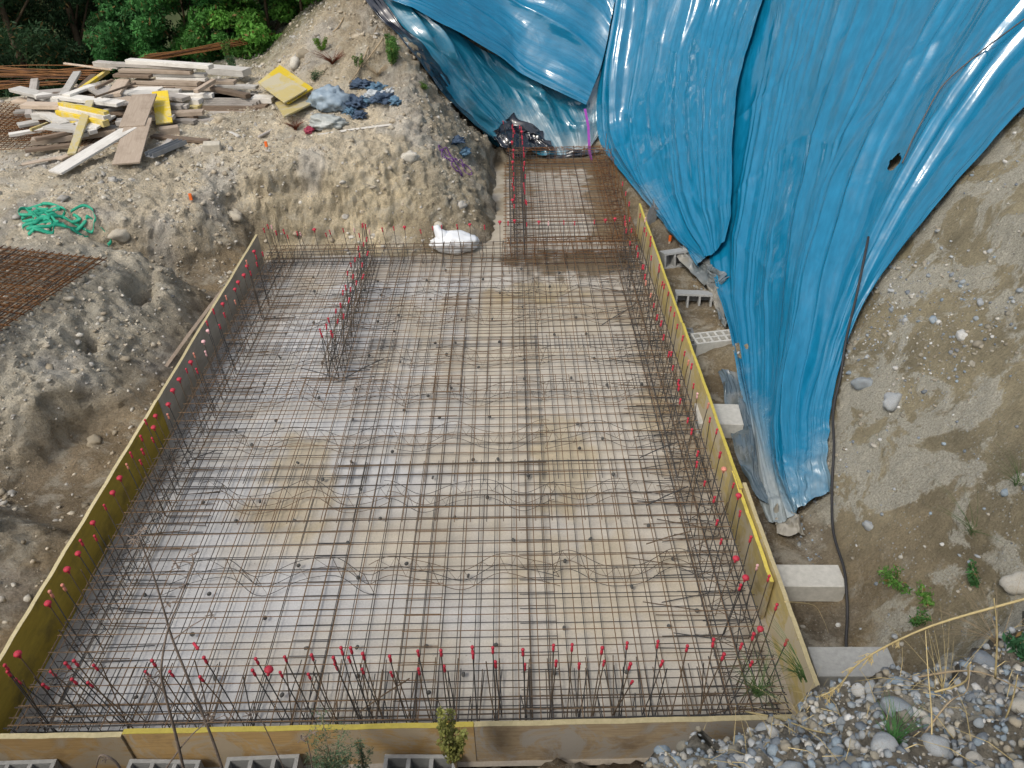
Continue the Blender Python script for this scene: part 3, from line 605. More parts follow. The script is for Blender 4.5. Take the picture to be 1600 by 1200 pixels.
# loose diagonal bars near the inner wall and right edge
for i,(a,b,c,d) in enumerate([(540,590,600,560),(530,592,470,575),(520,598,585,588),(565,1110,640,1060),(285,725,340,703),(940,508,990,478),(962,498,1000,470),(1010,790,1075,760),(1000,715,1060,690),(1010,850,1080,830)]):
    p=atz(a,b,.3); q=atz(c,d,.3); o=link('loose_rebar',MB().tube([p,(p+q)/2+[0,0,.01],q],.006,5).mesh('loose_rebar',[MT['bar_dark']]))
    tag(o,['short dark bar lying aslant right of the inner wall foot','short dark bar lying aslant left of the inner wall foot','short dark bar lying crosswise at the inner wall foot','dark bar lying diagonally behind the front row of starter bars','dark bar lying diagonally beside the left row of starter bars','dark diagonal bar, lower of two, near the far end of the right row','dark diagonal bar, upper of two, near the far end of the right row','dark bar lying aslant beside the middle of the right row','dark bar lying aslant beside the right row, level with the bare inner slab','dark bar lying aslant near the nearer third of the right row'][i],'rebar','loose bars on the mesh')
# ------------------------------------------------------------------ blue sheets draped over the cut
def resample(poly,n):
    P=np.array(poly,float); d=np.r_[0,np.cumsum(np.hypot(*np.diff(P,axis=0).T))]; t=np.linspace(0,d[-1],n)
    q=np.stack([np.interp(t,d,P[:,0]),np.interp(t,d,P[:,1])],-1)
    for _ in range(2): q[1:-1]=(q[:-2]+2*q[1:-1]+q[2:])/4
    return q
def upsample(Gr,n,ax):
    m=Gr.shape[ax]; t=np.linspace(0,m-1,n); i=np.clip(t.astype(int),0,m-2); f=t-i
    g=lambda k:np.take(Gr,np.clip(k,0,m-1),ax)
    p0,p1,p2,p3=g(i-1),g(i),g(i+1),g(i+2); sh=[1]*Gr.ndim; sh[ax]=n; f=f.reshape(sh)
    return .5*((2*p1)+(-p0+p2)*f+(2*p0-5*p1+4*p2-p3)*f*f+(-p0+3*p1-3*p2+p3)*f**3)
def drape(name,cols_,mat,off,folds,dust,label,cat,grp,NU=200,NV=240,seed=0,lift=None,extra=None,holes=(),crump=0.):
    g=np.array([[hit(*p,f=zb) for p in resample(c,26)] for c in cols_])
    for _ in range(2): g[:,1:-1]=(g[:,:-2]+2*g[:,1:-1]+g[:,2:])/4
    P=upsample(upsample(g,NU,0),NV,1)
    U,V=np.meshgrid(np.linspace(0,1,NU),np.linspace(0,1,NV),indexing='ij')
    du=np.gradient(P,axis=0); dv=np.gradient(P,axis=1); N=np.cross(du,dv); N/=np.linalg.norm(N,axis=-1,keepdims=True)+1e-9
    tow=C0-P; s=np.sign((N*tow).sum(-1,keepdims=True)); N=N*s
    h=np.full(U.shape,off); Z0=U*0
    for (k,kv,am,p) in folds:   # long folds that come and go along the sheet
        wv=(U+.045*vn(np.stack([U*5.3,V*.8,Z0+k],-1),seed+2))*k+.8*vn(np.stack([U*k*.25,V*kv*1.2,Z0+seed],-1),seed+3)
        r=(1-np.abs(vn(np.stack([wv,V*kv*.5,Z0],-1),seed+int(k))))**p
        m_=.03+.97*sm(-.2 if k<20 else .0,.6,vn(np.stack([U*k*.45,V*kv*2.4,Z0+9],-1),seed+8+int(k)))
        h=h+am*r*m_
    Wd=np.linalg.norm(P[-1]-P[0],axis=-1).mean(); Ln=np.linalg.norm(np.diff(P,axis=1),axis=-1).sum(1).mean()
    tap=(1-.6*sm(.75,1.,V))*(1-.6*sm(.88,1.,U))*(1-.6*sm(.12,0.,U)); h=off+(h-off)*tap
    h=h+.03*fbm(P*.9,seed+31,2)+.010*fbm(P*3,seed+33,2)+.02*np.clip(1-3.5*np.abs(vn(P*.8,seed+61)),0,1)**2
    h=h+crump*sm(.82,1.,V)*fbm(P*7,seed+71,3)
    if lift is not None: h=h+lift(U,V)
    Q=P+N*h[...,None]
    if extra is not None: Q=extra(Q,U,V)
    I=np.arange(NU*NV).reshape(NU,NV); FQ=np.stack([I[:-1,:-1],I[1:,:-1],I[1:,1:],I[:-1,1:]],-1)
    keep=np.ones(FQ.shape[:2],bool)
    cen=Q[:-1,:-1]; 
    for (hx,hy,hr) in holes:
        q=hit(hx,hy,f=zb); d_=np.linalg.norm((P[:-1,:-1]-q)*[1,1,1],axis=-1)+.35*hr*vn(cen*18,5); keep&=d_>hr
    # slightly ragged rim
    FQ=FQ[keep]
    d=np.clip(dust(U,V,P),0,1); c=np.repeat(d[...,None],3,-1)
    o=link(name,npmesh(name,Q,FQ,[mat],True,c.reshape(-1,3),np.stack([U*Wd/2,V*Ln/2],-1).reshape(-1,2)))
    tag(o,label,cat,grp); return o,Q
GA='blue plastic sheets covering the cut slope'
A=[[(1180,-70),(1140,150),(1112,300),(1112,410),(1152,515),(1150,590),(1173,690),(1166,775),(1200,822)],
[(1250,-70),(1205,120),(1175,300),(1160,450),(1172,600),(1192,700),(1190,785),(1212,830)],
[(1340,-70),(1275,120),(1230,300),(1210,450),(1208,600),(1214,700),(1215,785),(1228,830)],
[(1440,-70),(1360,120),(1290,300),(1262,450),(1240,600),(1238,700),(1242,780),(1250,820)],
[(1560,-70),(1440,130),(1352,300),(1308,450),(1276,600),(1265,700),(1268,760),(1272,805)],
[(1720,-70),(1540,130),(1425,300),(1352,450),(1305,580),(1285,680),(1290,740),(1292,788)],
[(1900,-50),(1720,90),(1600,190),(1565,238),(1500,295),(1440,380),(1395,425),(1350,495),(1320,580),(1303,660),(1303,730),(1303,775)]]
oA,QA=drape('tarpaulin',A,MT['tarp'],.07,[(5,.5,.18,1.3),(12,.6,.19,1.7),(27,.7,.12,2.0),(50,1.0,.035,2.2)],
  lambda U,V,P:.10+.75*sm(.62,.95,V)*sm(.55,.0,U)+.35*sm(.86,1.0,V)+.1*vn(P*2,4),
  'big glossy blue plastic sheet fanning down the right slope to a narrow muddy tail','tarpaulin',GA,300,360,1,lift=lambda U,V:.12*sm(.7,.9,V)*np.sin(np.pi*U),holes=[(1411,262,.10)],crump=.05)
B=[[(986,-70),(967,30),(945,120),(935,200),(945,245),(985,285),(1010,320),(1045,365),(1080,398),(1112,416)],
[(1040,-70),(1015,60),(992,180),(1002,270),(1035,340),(1075,392),(1116,416)],
[(1100,-70),(1070,60),(1050,180),(1058,290),(1082,370),(1122,413)],
[(1160,-70),(1125,60),(1108,180),(1112,290),(1122,360),(1134,405)],
[(1230,-70),(1195,40),(1167,130),(1159,235),(1160,320),(1156,370),(1150,388)]]
oB,QB=drape('tarpaulin',B,MT['tarp'],.18,[(3,.5,.16,1.3),(7,.6,.18,1.7),(16,.7,.11,2.0),(32,1.0,.032,2.2)],
  lambda U,V,P:.12+.2*sm(.6,.2,U)*sm(.6,.8,V)+.12*vn(P*2,7),'blue plastic sheet in the middle, overlapping its neighbour in a long dark seam','tarpaulin',GA,190,240,2)
Dd=[[(575,-20),(640,75),(700,155),(752,205),(775,222)],[(610,0),(672,78),(725,142),(775,195),(812,238)],[(680,40),(733,105),(775,160),(815,208),(845,250)],[(750,80),(790,130),(820,175),(842,215),(862,247)],[(830,115),(855,160),(870,195),(882,222),(890,244)],[(890,140),(908,172),(917,200),(918,222),(912,238)],[(975,60),(955,130),(945,180),(935,215),(922,234)]]
oD,QD=drape('tarpaulin',Dd,MT['tarp_low'],.07,[(6,.8,.18,1.7),(14,1.2,.11,2.0),(30,2,.03,2)],
  lambda U,V,P:.22+.4*sm(.6,1,V)*sm(.3,.8,U)+.2*vn(P*2,9),'dull dusty blue sheet hanging in folds at the back of the recess under the swag','tarpaulin',GA,190,150,3)
Cc=[[(573,-20),(600,12),(660,45),(730,84),(820,128),(870,153),(913,172)],[(600,-40),(660,10),(730,50),(800,88),(868,122),(922,150)],[(630,-60),(700,-20),(770,20),(840,55),(895,78),(938,110)],[(680,-80),(750,-50),(820,-10),(880,12),(925,25),(955,55)],[(740,-100),(810,-80),(880,-50),(930,-35),(960,-10),(972,10)]]
oC,QC=drape('tarpaulin',Cc,MT['tarp'],.34,[(4,.6,.20,1.8),(9,.8,.12,2.0),(21,1,.04,2.2)],
  lambda U,V,P:.12+.12*vn(P*2,12),'upper blue sheet hanging in a swag, its corner tied down by a purple strap','tarpaulin',GA,150,220,4,lift=lambda U,V:-.10*U)
EE=[[(548,-30),(600,42),(655,108),(690,155),(742,206),(768,226)],[(560,-32),(612,40),(663,104),(700,152),(750,203),(773,222)],[(576,-30),(626,42),(674,100),(712,150),(758,200),(778,217)]]
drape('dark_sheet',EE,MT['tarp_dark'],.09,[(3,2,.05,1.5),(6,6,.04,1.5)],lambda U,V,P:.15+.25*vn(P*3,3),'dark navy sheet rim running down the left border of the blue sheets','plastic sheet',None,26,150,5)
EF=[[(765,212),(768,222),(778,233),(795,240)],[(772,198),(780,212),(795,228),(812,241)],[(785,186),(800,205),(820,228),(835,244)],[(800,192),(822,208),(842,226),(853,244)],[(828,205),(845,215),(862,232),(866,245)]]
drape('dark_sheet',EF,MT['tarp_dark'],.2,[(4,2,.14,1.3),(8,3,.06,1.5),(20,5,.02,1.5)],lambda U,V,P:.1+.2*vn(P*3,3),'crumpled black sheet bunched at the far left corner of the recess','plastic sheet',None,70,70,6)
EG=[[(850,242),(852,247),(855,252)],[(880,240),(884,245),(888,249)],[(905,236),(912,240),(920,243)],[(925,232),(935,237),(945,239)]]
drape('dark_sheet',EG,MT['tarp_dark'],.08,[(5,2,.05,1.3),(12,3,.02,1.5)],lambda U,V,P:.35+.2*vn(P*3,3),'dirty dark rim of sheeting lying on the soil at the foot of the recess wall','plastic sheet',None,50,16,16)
FG=[[(1048,405),(1062,425),(1085,440),(1110,452)],[(1065,402),(1082,418),(1105,432),(1125,450)],[(1085,398),(1100,412),(1118,425),(1136,447)],[(1105,405),(1113,412),(1126,424),(1140,452)]]
drape('muddy_sheet',FG,MT['tarp_mud'],.13,[(5,2,.10,1.3),(11,4,.05,1.5),(26,7,.02,1.5)],lambda U,V,P:.4+.4*vn(P*4,3),'crumpled muddy sheet between the two hollow blocks beside the right formwork','plastic sheet','muddy sheeting along the foot of the slope',70,70,7)
FH=[[(1112,445),(1118,470),(1122,490),(1128,510)],[(1124,442),(1128,465),(1132,490),(1135,512)],[(1138,450),(1141,470),(1144,492),(1144,520)]]
drape('muddy_sheet',FH,MT['tarp_mud'],.12,[(4,3,.09,1.3),(9,6,.05,1.5),(22,9,.02,1.5)],lambda U,V,P:.55+.4*vn(P*4,5),'whitish muddy sheet hanging beside the block with small round holes','plastic sheet','muddy sheeting along the foot of the slope',50,70,8)
FI=[[(1125,590),(1128,620),(1140,690),(1150,740),(1180,790)],[(1138,585),(1150,630),(1160,700),(1170,750),(1193,800)],[(1152,590),(1165,640),(1178,700),(1182,760),(1207,808)]]
drape('muddy_sheet',FI,MT['tarp_mud'],.10,[(4,3,.10,1.3),(9,6,.04,1.5),(22,9,.015,1.5)],lambda U,V,P:.25+.5*vn(P*4,6),'grey-blue muddy sheet under the left rim of the big blue sheet','plastic sheet','muddy sheeting along the foot of the slope',50,120,9)
FJ=[[(1203,802),(1208,822),(1212,840)],[(1218,806),(1226,826),(1234,845)],[(1234,806),(1246,824),(1256,848)]]
drape('muddy_sheet',FJ,MT['tarp_mud'],.10,[(3,2,.12,1.3),(8,4,.05,1.5),(20,9,.02,1.5)],lambda U,V,P:.8+.2*vn(P*4,6),'torn grey end of sheeting just below the tail of the big blue sheet','plastic sheet','muddy sheeting along the foot of the slope',50,50,10)
# ------------------------------------------------------------------ cables, straps
def pull(p,d):
    v=C0-p; return p+v/np.linalg.norm(v)*d
def onsheet(Q,px,py,d=.03):
    q=Q.reshape(-1,3)[::3]; c=(q-C0)@RW; X_=CX+F*c[:,0]/-c[:,2]; Y_=CY-F*c[:,1]/-c[:,2]; i=np.argsort((X_-px)**2+(Y_-py)**2)[:6]; j=i[np.argmin(-c[i,2])]
    t=-c[j,2]; return C0+ray(px,py)*(t-d)
def smooth(P,n=4):
    P=np.array(P,float); return upsample(P[:,None,:],len(P)*n,0)[:,0,:]
mcab=mat_flat('black_cable',(.03,.03,.032),.6,.4,.2,20,.1); mgc=mat_flat('grey_cable',(.10,.09,.09),.6,.4,.2,20,.1)
def cable(name,px,r,mat,label,cat,off,grp=None):
    P=smooth([onsheet(QA,a,b) if (off==0 or (isinstance(off,list) and off[i]==0)) else pull(hit(a,b,f=zb),off[i]) for i,(a,b) in enumerate(px)])
    o=link(name,MB().tube(P,r,6).mesh(name,[mat],True)); tag(o,label,cat,grp); return o
cable('cable',[(1660,-20),(1600,30),(1540,75),(1484,122),(1462,150),(1443,185),(1425,220),(1410,255)],.008,mgc,'thin grey cable hanging over the blue sheet down to its hole','cable',0)
cable('cable',[(1357,370),(1345,430),(1334,480),(1322,530),(1313,590),(1302,640),(1303,700),(1300,760),(1302,830),(1318,885),(1322,915),(1324,960),(1322,1010),(1328,1040)],.0125,mcab,'dark cable running down beside the sheet tail and across the long grey block','cable',[0,0,0,0,0,0,.18,.12,.1,.16,.22,.15,.1,.1])
P=[atz(a,b,-.08) for a,b in ((770,1192),(850,1183),(930,1180),(985,1170),(1040,1163),(1080,1162))]
tag(link('cable',MB().tube(smooth(P),.016,6).mesh('cable',[mcab],True)),'black cable on the dark soil in front of the front board','cable')
mpur=mat_flat('purple_webbing',(.30,.06,.36),.6,.3,.2,30,.2)
q0=pull(hit(914,170,f=zb),.45); q1=pull(hit(926,262,f=zb),.02)
def ribbon(P,wd,side,th=.002):
    P=np.array(P,float); s=np.array(side,float); V=[];Fs=[]
    for i,p in enumerate(P):
        V+= [tuple(p-s*wd/2),tuple(p+s*wd/2)]
    for i in range(len(P)-1): Fs.append((2*i,2*i+1,2*i+3,2*i+2))
    return V,Fs
V,Fs=ribbon([q0,q0*.7+q1*.3+[.02,0,0],q0*.3+q1*.7+[-.02,0,0],q1],.05,(1,.1,0))
o=link('tie_strap',MB().add(V,Fs).mesh('tie_strap',[mpur])); tag(o,'purple strap tying the corner of the swag down to the recess','strap'); o.modifiers.new('th','SOLIDIFY').thickness=.004
def tangle(name,px,r,mat,label,cat,n,rad,flat=0):
    c=hit(*px); b=MB(); rr=random.Random(len(label))
    for k in range(n):
        P=[]; a=rr.uniform(0,6.28); cx_=c+np.array([rr.uniform(-rad,rad),rr.uniform(-rad*.7,rad*.7),0])
        for i in range(9):
            a+=rr.uniform(.3,1.1); ra=rad*rr.uniform(.25,.6); x,y=cx_[0]+ra*math.cos(a),cx_[1]+ra*math.sin(a)*.8
            P.append((x,y,float(zt(x,y))+rr.uniform(.01,.07)))
        P=smooth(P,5)
        if flat: V,Fs=ribbon(P,flat,(rr.uniform(-.5,.5),.5,.8)); b.add(V,Fs)
        else: b.tube(P,r,5)
    o=link(name,b.mesh(name,[mat],True)); tag(o,label,cat)
    if flat: o.modifiers.new('th','SOLIDIFY').thickness=.003
    return o
tangle('webbing_strap',(82,346),.01,mat_flat('green_webbing',(.02,.33,.20),.55,.4,.25,30,.2),'tangled green webbing strap lying on the earth above the left bank','strap',11,.42,.045)
tangle('cord',(715,262),.008,mat_flat('violet_cord',(.12,.03,.20),.6,.4,.2,30,.2),'loops of purple cord on the slope above the white sack','cord',5,.2)
# ------------------------------------------------------------------ concrete blocks
def block(L,W,Hh,nx,ny,mat,loc,rz,label,hollow='top',rx=0,ry=0):
    e=empty('hollow_block' if hollow else 'solid_block',loc,rz); e.rotation_euler=(rx,ry,rz); tag(e,label,'concrete block','concrete blocks around the formwork')
    b=MB(); t=.028
    if not hollow: b.box((0,0,Hh/2),(L/2,W/2,Hh/2))
    else:
        # walls and webs butt end to end; cells run along local z
        cw=(L-t*(nx+1))/nx; cd=(W-t*(ny+1))/ny
        for j in range(ny+1): b.box((0,-W/2+t/2+j*(cd+t),Hh/2),(L/2,t/2,Hh/2))
        for j in range(ny):
            for i in range(nx+1): b.box((-L/2+t/2+i*(cw+t),-W/2+t+cd/2+j*(cd+t),Hh/2),(t/2,cd/2,Hh/2-.0025))
        b.box((0,0,.012),(L/2-t,W/2-t,.0095))
    o=link('body',b.mesh('body',[mat]),e)
    if not hollow: bev(o,.006,2)
    return e
fz=-.235
for i,(px,rz,lab) in enumerate([(8,.02,'hollow grey block cut by the left edge of the picture'),(243,-.03,'hollow grey block left of the middle, below the crossing dry stalks'),(402,.03,'hollow grey block between the crossing stalks and the feathery green weed'),(654,-.02,'hollow grey block beside the yellow-green weed at the front board')]):
    p=aty(px,1180,2.735); block(.5,.13,.21,3,1,MT['block'],(p[0],2.735-.01*(i%2),-.01-.012*(i<2)),rz,lab)
def rb(px,py,z): return atz(px,py,z)
p=rb(1060,397,.12); block(.5,.24,.2,3,1,MT['block'],(p[0]-.03,p[1]+.12,.02),.25,'hollow grey block with three cells, farthest down the trench beside the blue sheet',rx=math.radians(78))
p=rb(1086,459,.1); block(.5,.24,.2,3,1,MT['block'],(p[0],p[1]+.12,-.04),-.12,'hollow grey block with three cells half under the muddy sheet',rx=math.radians(78))
p=rb(1112,530,.15); block(.52,.25,.22,5,2,MT['block_pale'],(p[0]+.02,p[1],-.03),.16,'pale block with many small cells facing up, beside the muddy sheet')
p=rb(1074,524,.15); block(.4,.12,.22,4,1,MT['block_dark'],(p[0]+.02,p[1]-.05,-.05),1.5,'dark hollow block standing against the back of the right formwork')
p=rb(1132,645,.16); block(.48,.36,.2,1,1,MT['block_pale'],(p[0]-.06,p[1],-.05),-.08,'mud-smeared solid block below the tip of the overlapping sheet',None)
p=rb(1266,903,.14); block(.60,.24,.2,1,1,MT['block_pale'],(p[0]-.02,p[1]+.02,-.05),-.03,'long pale solid block crossed by the dark cable',None)
p=rb(1211,893,.1); block(.28,.1,.2,1,1,MT['block_dark'],(p[0]-.04,p[1],-.05),1.5,'dark block end standing between the yellow panel and the long pale block',None)
p=rb(1330,1038,.14); block(.62,.26,.2,1,1,MT['block'],(p[0]+.02,p[1]+.02,-.05),-.02,'grey solid block just behind the cobble mound',None)
p=rb(1014,337,.1); block(.42,.1,.34,5,1,MT['block_dark'],(p[0]+.03,p[1],.0),1.45,'dark hollow block leaning at the far tip of the right formwork',rx=math.radians(12))
# ------------------------------------------------------------------ timber heap
def plank(x1,y1,x2,y2,wd,th,z,mt,label,z2=None,roll=0,name='plank',grp='boards and planks in the timber heap'):
    a=Vector(atz(x1,y1,z)); b_=Vector(atz(x2,y2,z if z2 is None else z2)); d=b_-a; L=d.length; X=d.normalized(); Yv=Vector((0,0,1)).cross(X).normalized(); Zv=X.cross(Yv)
    if roll: 
        q=Matrix.Rotation(roll,3,X); Yv=q@Yv; Zv=q@Zv
    me=MB(); n=3; me.box((0,0,0),(L/2,wd/2,th/2)); o=link(name,me.mesh(name,[MT[mt]])); bev(o,.004)
    m=Matrix((X,Yv,Zv)).transposed().to_4x4(); m.translation=(a+b_)/2; o.matrix_world=m
    tag(o,label,name.replace('_',' '),grp); return o
z0=1.38
PLK=[
(200,95,330,104,.16,.07,z0+.62,'w_white','thick bleached beam on the very top of the heap'),
(176,100,303,106,.14,.06,z0+.56,'w_grey','grey-white beam second from the top of the heap'),
(150,99,190,103,.16,.09,z0+.50,'w_grey','short weathered grey beam end at the top left of the heap'),
(100,99,175,109,.04,.03,z0+.44,'w_tan','thin yellowish stick pointing left out of the top of the heap'),
(188,110,300,113,.14,.05,z0+.50,'w_tan','pale pinkish plank just under the top beams'),
(232,116,322,117,.14,.05,z0+.44,'w_white','white plank third from the top of the heap'),
(328,108,386,113,.26,.12,z0+.36,'w_white','wide whitish plank at the upper right of the heap'),
(180,117,236,119,.16,.05,z0+.44,'w_brown','brown plank under the pinkish one'),
(246,122,323,124,.12,.05,z0+.38,'w_white','narrow white plank in the middle of the upper stack'),
(210,127,312,130,.2,.06,z0+.34,'w_tan','broad tan plank in the middle of the upper stack'),
(300,127,368,128,.16,.06,z0+.32,'w_tan','tan plank end projecting right below the wide whitish one'),
(200,134,332,137,.2,.06,z0+.27,'w_tan','long tan plank crossing the stack at mid height'),
(328,133,402,136,.14,.05,z0+.26,'w_white','pale plank projecting right towards the yellow panels'),
(238,141,282,142,.12,.05,z0+.26,'w_white','short white plank just right of the yellow board'),
(333,139,388,150,.12,.07,z0+.26,'w_brown','brown beam lying aslant across the right stack'),
(306,143,334,126,.09,.06,z0+.38,'w_tan','short tan offcut lying aslant in the middle of the heap'),
(408,129,430,131,.06,.03,z0+.34,'w_brown','small brown offcut lying on the yellow panels'),
(315,153,428,155,.24,.09,z0+.16,'w_white','thick light beam on top of the right stack'),
(318,161,395,163,.22,.06,z0+.10,'w_brown','dark plank second in the right stack'),
(318,167,410,168,.22,.05,z0+.06,'w_grey','grey plank third in the right stack'),
(316,173,427,175,.24,.06,z0+.03,'w_grey','lowest grey beam of the right stack on the ground'),
(262,150,333,149,.12,.07,z0+.24,'w_white','narrow white beam over the stacked pale beam ends'),
(262,156,315,158,.2,.09,z0+.18,'w_white','pale greenish beam end facing right'),
(258,166,314,168,.2,.09,z0+.10,'w_yellow','yellowish beam end below the pale greenish one'),
(268,180,306,183,.14,.06,z0+.06,'w_brown','dark stub of a beam near the middle of the heap'),
(272,188,306,190,.14,.06,z0+.03,'w_grey','grey stub at the foot of the heap middle'),
(308,188,346,187,.14,.04,z0+.0,'w_grey','grey board lying on the ground right of the middle'),
(250,207,280,203,.16,.14,z0+.03,'w_tan','short thick tan beam end under the yellow board'),
(238,213,326,221,.12,.05,z0-.0,'w_brown','brown plank on the ground right of the big grey board'),
(55,126,46,182,.13,.09,z0+.22,'w_grey','grey post leaning at the left end of the heap'),
(121,113,100,148,.14,.05,z0+.36,'w_white','white board sticking up at the back left'),
(147,118,116,147,.12,.06,z0+.30,'w_brown','brown beam lying beside the yellow-edged one at the back left'),
(168,111,122,143,.08,.06,z0+.34,'w_yellow2','yellow-edged beam lying aslant at the back left'),
(60,146,120,141,.28,.05,z0+.26,'w_grey','wide bluish grey board at the left behind the post'),
(86,150,190,162,.22,.06,z0+.32,'w_white','long white board crossing the left part of the heap'),
(142,133,172,150,.28,.05,z0+.36,'w_grey','square grey plywood offcut in the left part'),
(150,137,176,125,.05,.04,z0+.42,'w_brown','dark short stick over the square grey offcut'),
(148,152,212,130,.03,.03,z0+.46,'w_brown','thin dark stick lying aslant over the left part'),
(24,157,80,158,.24,.05,z0+.08,'w_tan','tan board end under the grey post'),
(24,177,52,175,.18,.09,z0+.02,'w_grey','grey beam end at the far left of the heap'),
(52,171,95,168,.12,.08,z0+.20,'w_white','white beam just right of the foot of the grey post'),
(52,181,98,180,.15,.1,z0+.14,'w_white','thick pale beam with nail holes below the white one'),
(28,196,60,190,.2,.05,z0+.06,'w_white','pale board tip pointing left'),
(14,211,70,202,.12,.05,z0+.02,'w_white','lowest white board tip at the left end'),
(48,203,75,193,.05,.05,z0+.06,'w_yellow','thin yellowish batten between two white tips'),
(97,168,168,184,.14,.08,z0+.27,'w_white','white topped beam in the yellow bundle'),
(95,163,167,178,.1,.08,z0+.32,'w_yellow2','upper yellow beam of the bundle'),
(92,176,166,193,.12,.1,z0+.20,'w_yellow2','lower yellow beam of the bundle'),
(86,189,122,191,.2,.05,z0+.14,'w_yellow2','bright yellow board under the bundle'),
(80,197,126,198,.14,.05,z0+.12,'w_tan','tan board below the bright yellow one'),
(50,221,182,205,.18,.09,z0+.04,'w_tan','long brownish beam along the front foot of the heap'),
(55,218,140,200,.08,.05,z0+.12,'w_brown','thin brown batten lying over the long beam'),
(40,235,118,226,.12,.05,z0-.02,'w_brown','dark weathered plank on the ground at the left front'),
(92,249,148,226,.12,.03,z0-.02,'w_tan','tan board under the yellow-brown board'),
(34,257,98,245,.10,.02,z0-.06,'w_tan','ochre lath lying flat on the ground left front'),
(112,241,141,158,.13,.035,z0+.08,'w_yellow','yellow-brown board leaning up over the yellow bundle'),
(86,270,205,199,.27,.035,z0+.0,'w_white','long white plank in front, its near end on the ground'),
(197,256,218,186,.40,.03,z0+.0,'w_tan','big grey board lying in front of the heap'),
(206,198,226,148,.40,.03,z0+.24,'w_tan','broad tan board behind the big grey one'),
(257,193,250,143,.26,.03,z0+.10,'w_yellow2','bright yellow board standing out in the middle of the heap'),
(270,216,250,236,.10,.06,z0-.02,'w_grey','grey offcut beside the metal channel'),
(358,206,373,213,.05,.03,z0+.02,'w_white','small white stick on the ground right of the heap'),
(404,214,426,203,.04,.03,z0+.02,'w_grey','small grey stick on the ground right of the heap')]
Z2={55:z0+.34,56:z0+.22,57:z0+.28,58:z0+.46,59:z0+.42,29:z0+.05,54:z0-.05}
for i,a in enumerate(PLK): plank(*a[:8],a[8],z2=Z2.get(i))
for i in range(20):
    x=R_.uniform(95,265); y=R_.uniform(135,205); L=R_.uniform(50,120); plank(x-L/2,y+R_.uniform(-8,8),x+L/2,y+R_.uniform(-8,8),R_.uniform(.12,.22),R_.uniform(.05,.09),z0+.30-(y-135)/70*.26+R_.uniform(-.03,.02),R_.choice(['w_grey','w_brown','w_tan','w_grey']),'weathered plank buried under others in the body of the timber heap')
for i in range(24):
    x=R_.uniform(50,235); y=R_.uniform(128,212); L=R_.uniform(26,70); a=R_.choice((R_.gauss(0,.25),R_.gauss(0,.25),R_.uniform(-1.2,1.2))); plank(x-L/2*math.cos(a),y+L/3*math.sin(a),x+L/2*math.cos(a),y-L/3*math.sin(a),R_.uniform(.09,.26),R_.uniform(.03,.08),z0+.34-(y-128)/84*.28+R_.uniform(-.03,.08),R_.choice(['w_white','w_white','w_tan','w_grey']),'short pale offcut tossed among others on the left half of the timber heap')
for i in range(9):
    y=150+i*3.2; plank(262+R_.uniform(0,20),y+2,420-R_.uniform(0,25),y+3,.3,.07,z0+.17-i*.022,R_.choice(['w_brown','w_grey']),'dark plank inside the layered right stack of the timber heap')
def board4(c,th,mt,label,z,name='plywood_panel'):
    P=[np.array(atz(x,y,zz)) for (x,y),zz in zip(c,z)]; b=MB(); n=np.cross(P[1]-P[0],P[3]-P[0]); n/=np.linalg.norm(n); n*=np.sign(n[2])
    V=[p for p in P]+[p-n*th for p in P]; b.add(V,[(0,1,2,3),(7,6,5,4),(0,4,5,1),(1,5,6,2),(2,6,7,3),(3,7,4,0)])
    o=link(name,b.mesh(name,[MT[mt]])); bev(o,.003); tag(o,label,'plywood panel','yellow plywood panels at the right of the heap')
board4([(430,160),(476,146),(487,161),(444,182)],.03,'w_yellow','lowest worn yellow plywood panel, right of the heap',[z0+.26]*4)
board4([(403,128),(437,101),(489,137),(450,161)],.03,'w_yellow2','yellow plywood panel with bright rim, middle of three right of the heap',[z0+.36,z0+.44,z0+.36,z0+.30])
board4([(405,131),(436,113),(480,139),(444,160)],.025,'w_yellow','bleached yellow plywood panel, topmost of three right of the heap',[z0+.42,z0+.5,z0+.42,z0+.36])
# metal channel
a=Vector(atz(234,246,z0)); b_=Vector(atz(286,223,z0+.02)); d=b_-a
o=link('metal_channel',MB().box((0,0,0),(d.length/2,.09,.004)).box((0,-.085,.034),(d.length/2,.004,.03)).box((0,.085,.034),(d.length/2,.004,.03)).box((0,0,.034),(d.length/2,.004,.03)).mesh('metal_channel',[mat_flat('galvanised_grey',(.22,.23,.24),.5,.5,.2,9,.1)]))
m=Matrix((d.normalized(),Vector((0,0,1)).cross(d.normalized()).normalized(),Vector((0,0,1)))).transposed().to_4x4(); m.translation=(a+b_)/2; o.matrix_world=m
tag(o,'grey metal channel lying on the ground right of the big grey board','metal channel')
def lath(p,q,r,mt,label,name='wooden_lath'):
    o=link(name,MB().tube([p,(np.array(p)+np.array(q))/2+[0,0,.01],q],r,4).mesh(name,[MT[mt]])); tag(o,label,'wooden lath'); return o
p=atz(246,591,.16); q=np.array([LX-.05,9.0,.47]); lath(p,q,.025,'w_tan','wooden lath leaning from the trench floor against the left formwork')
p=pull(hit(486,213),.05); q=pull(hit(612,195),.06); lath(p,q,.022,'w_white','whitish lath lying in front of the plastic bag and the rag heap')
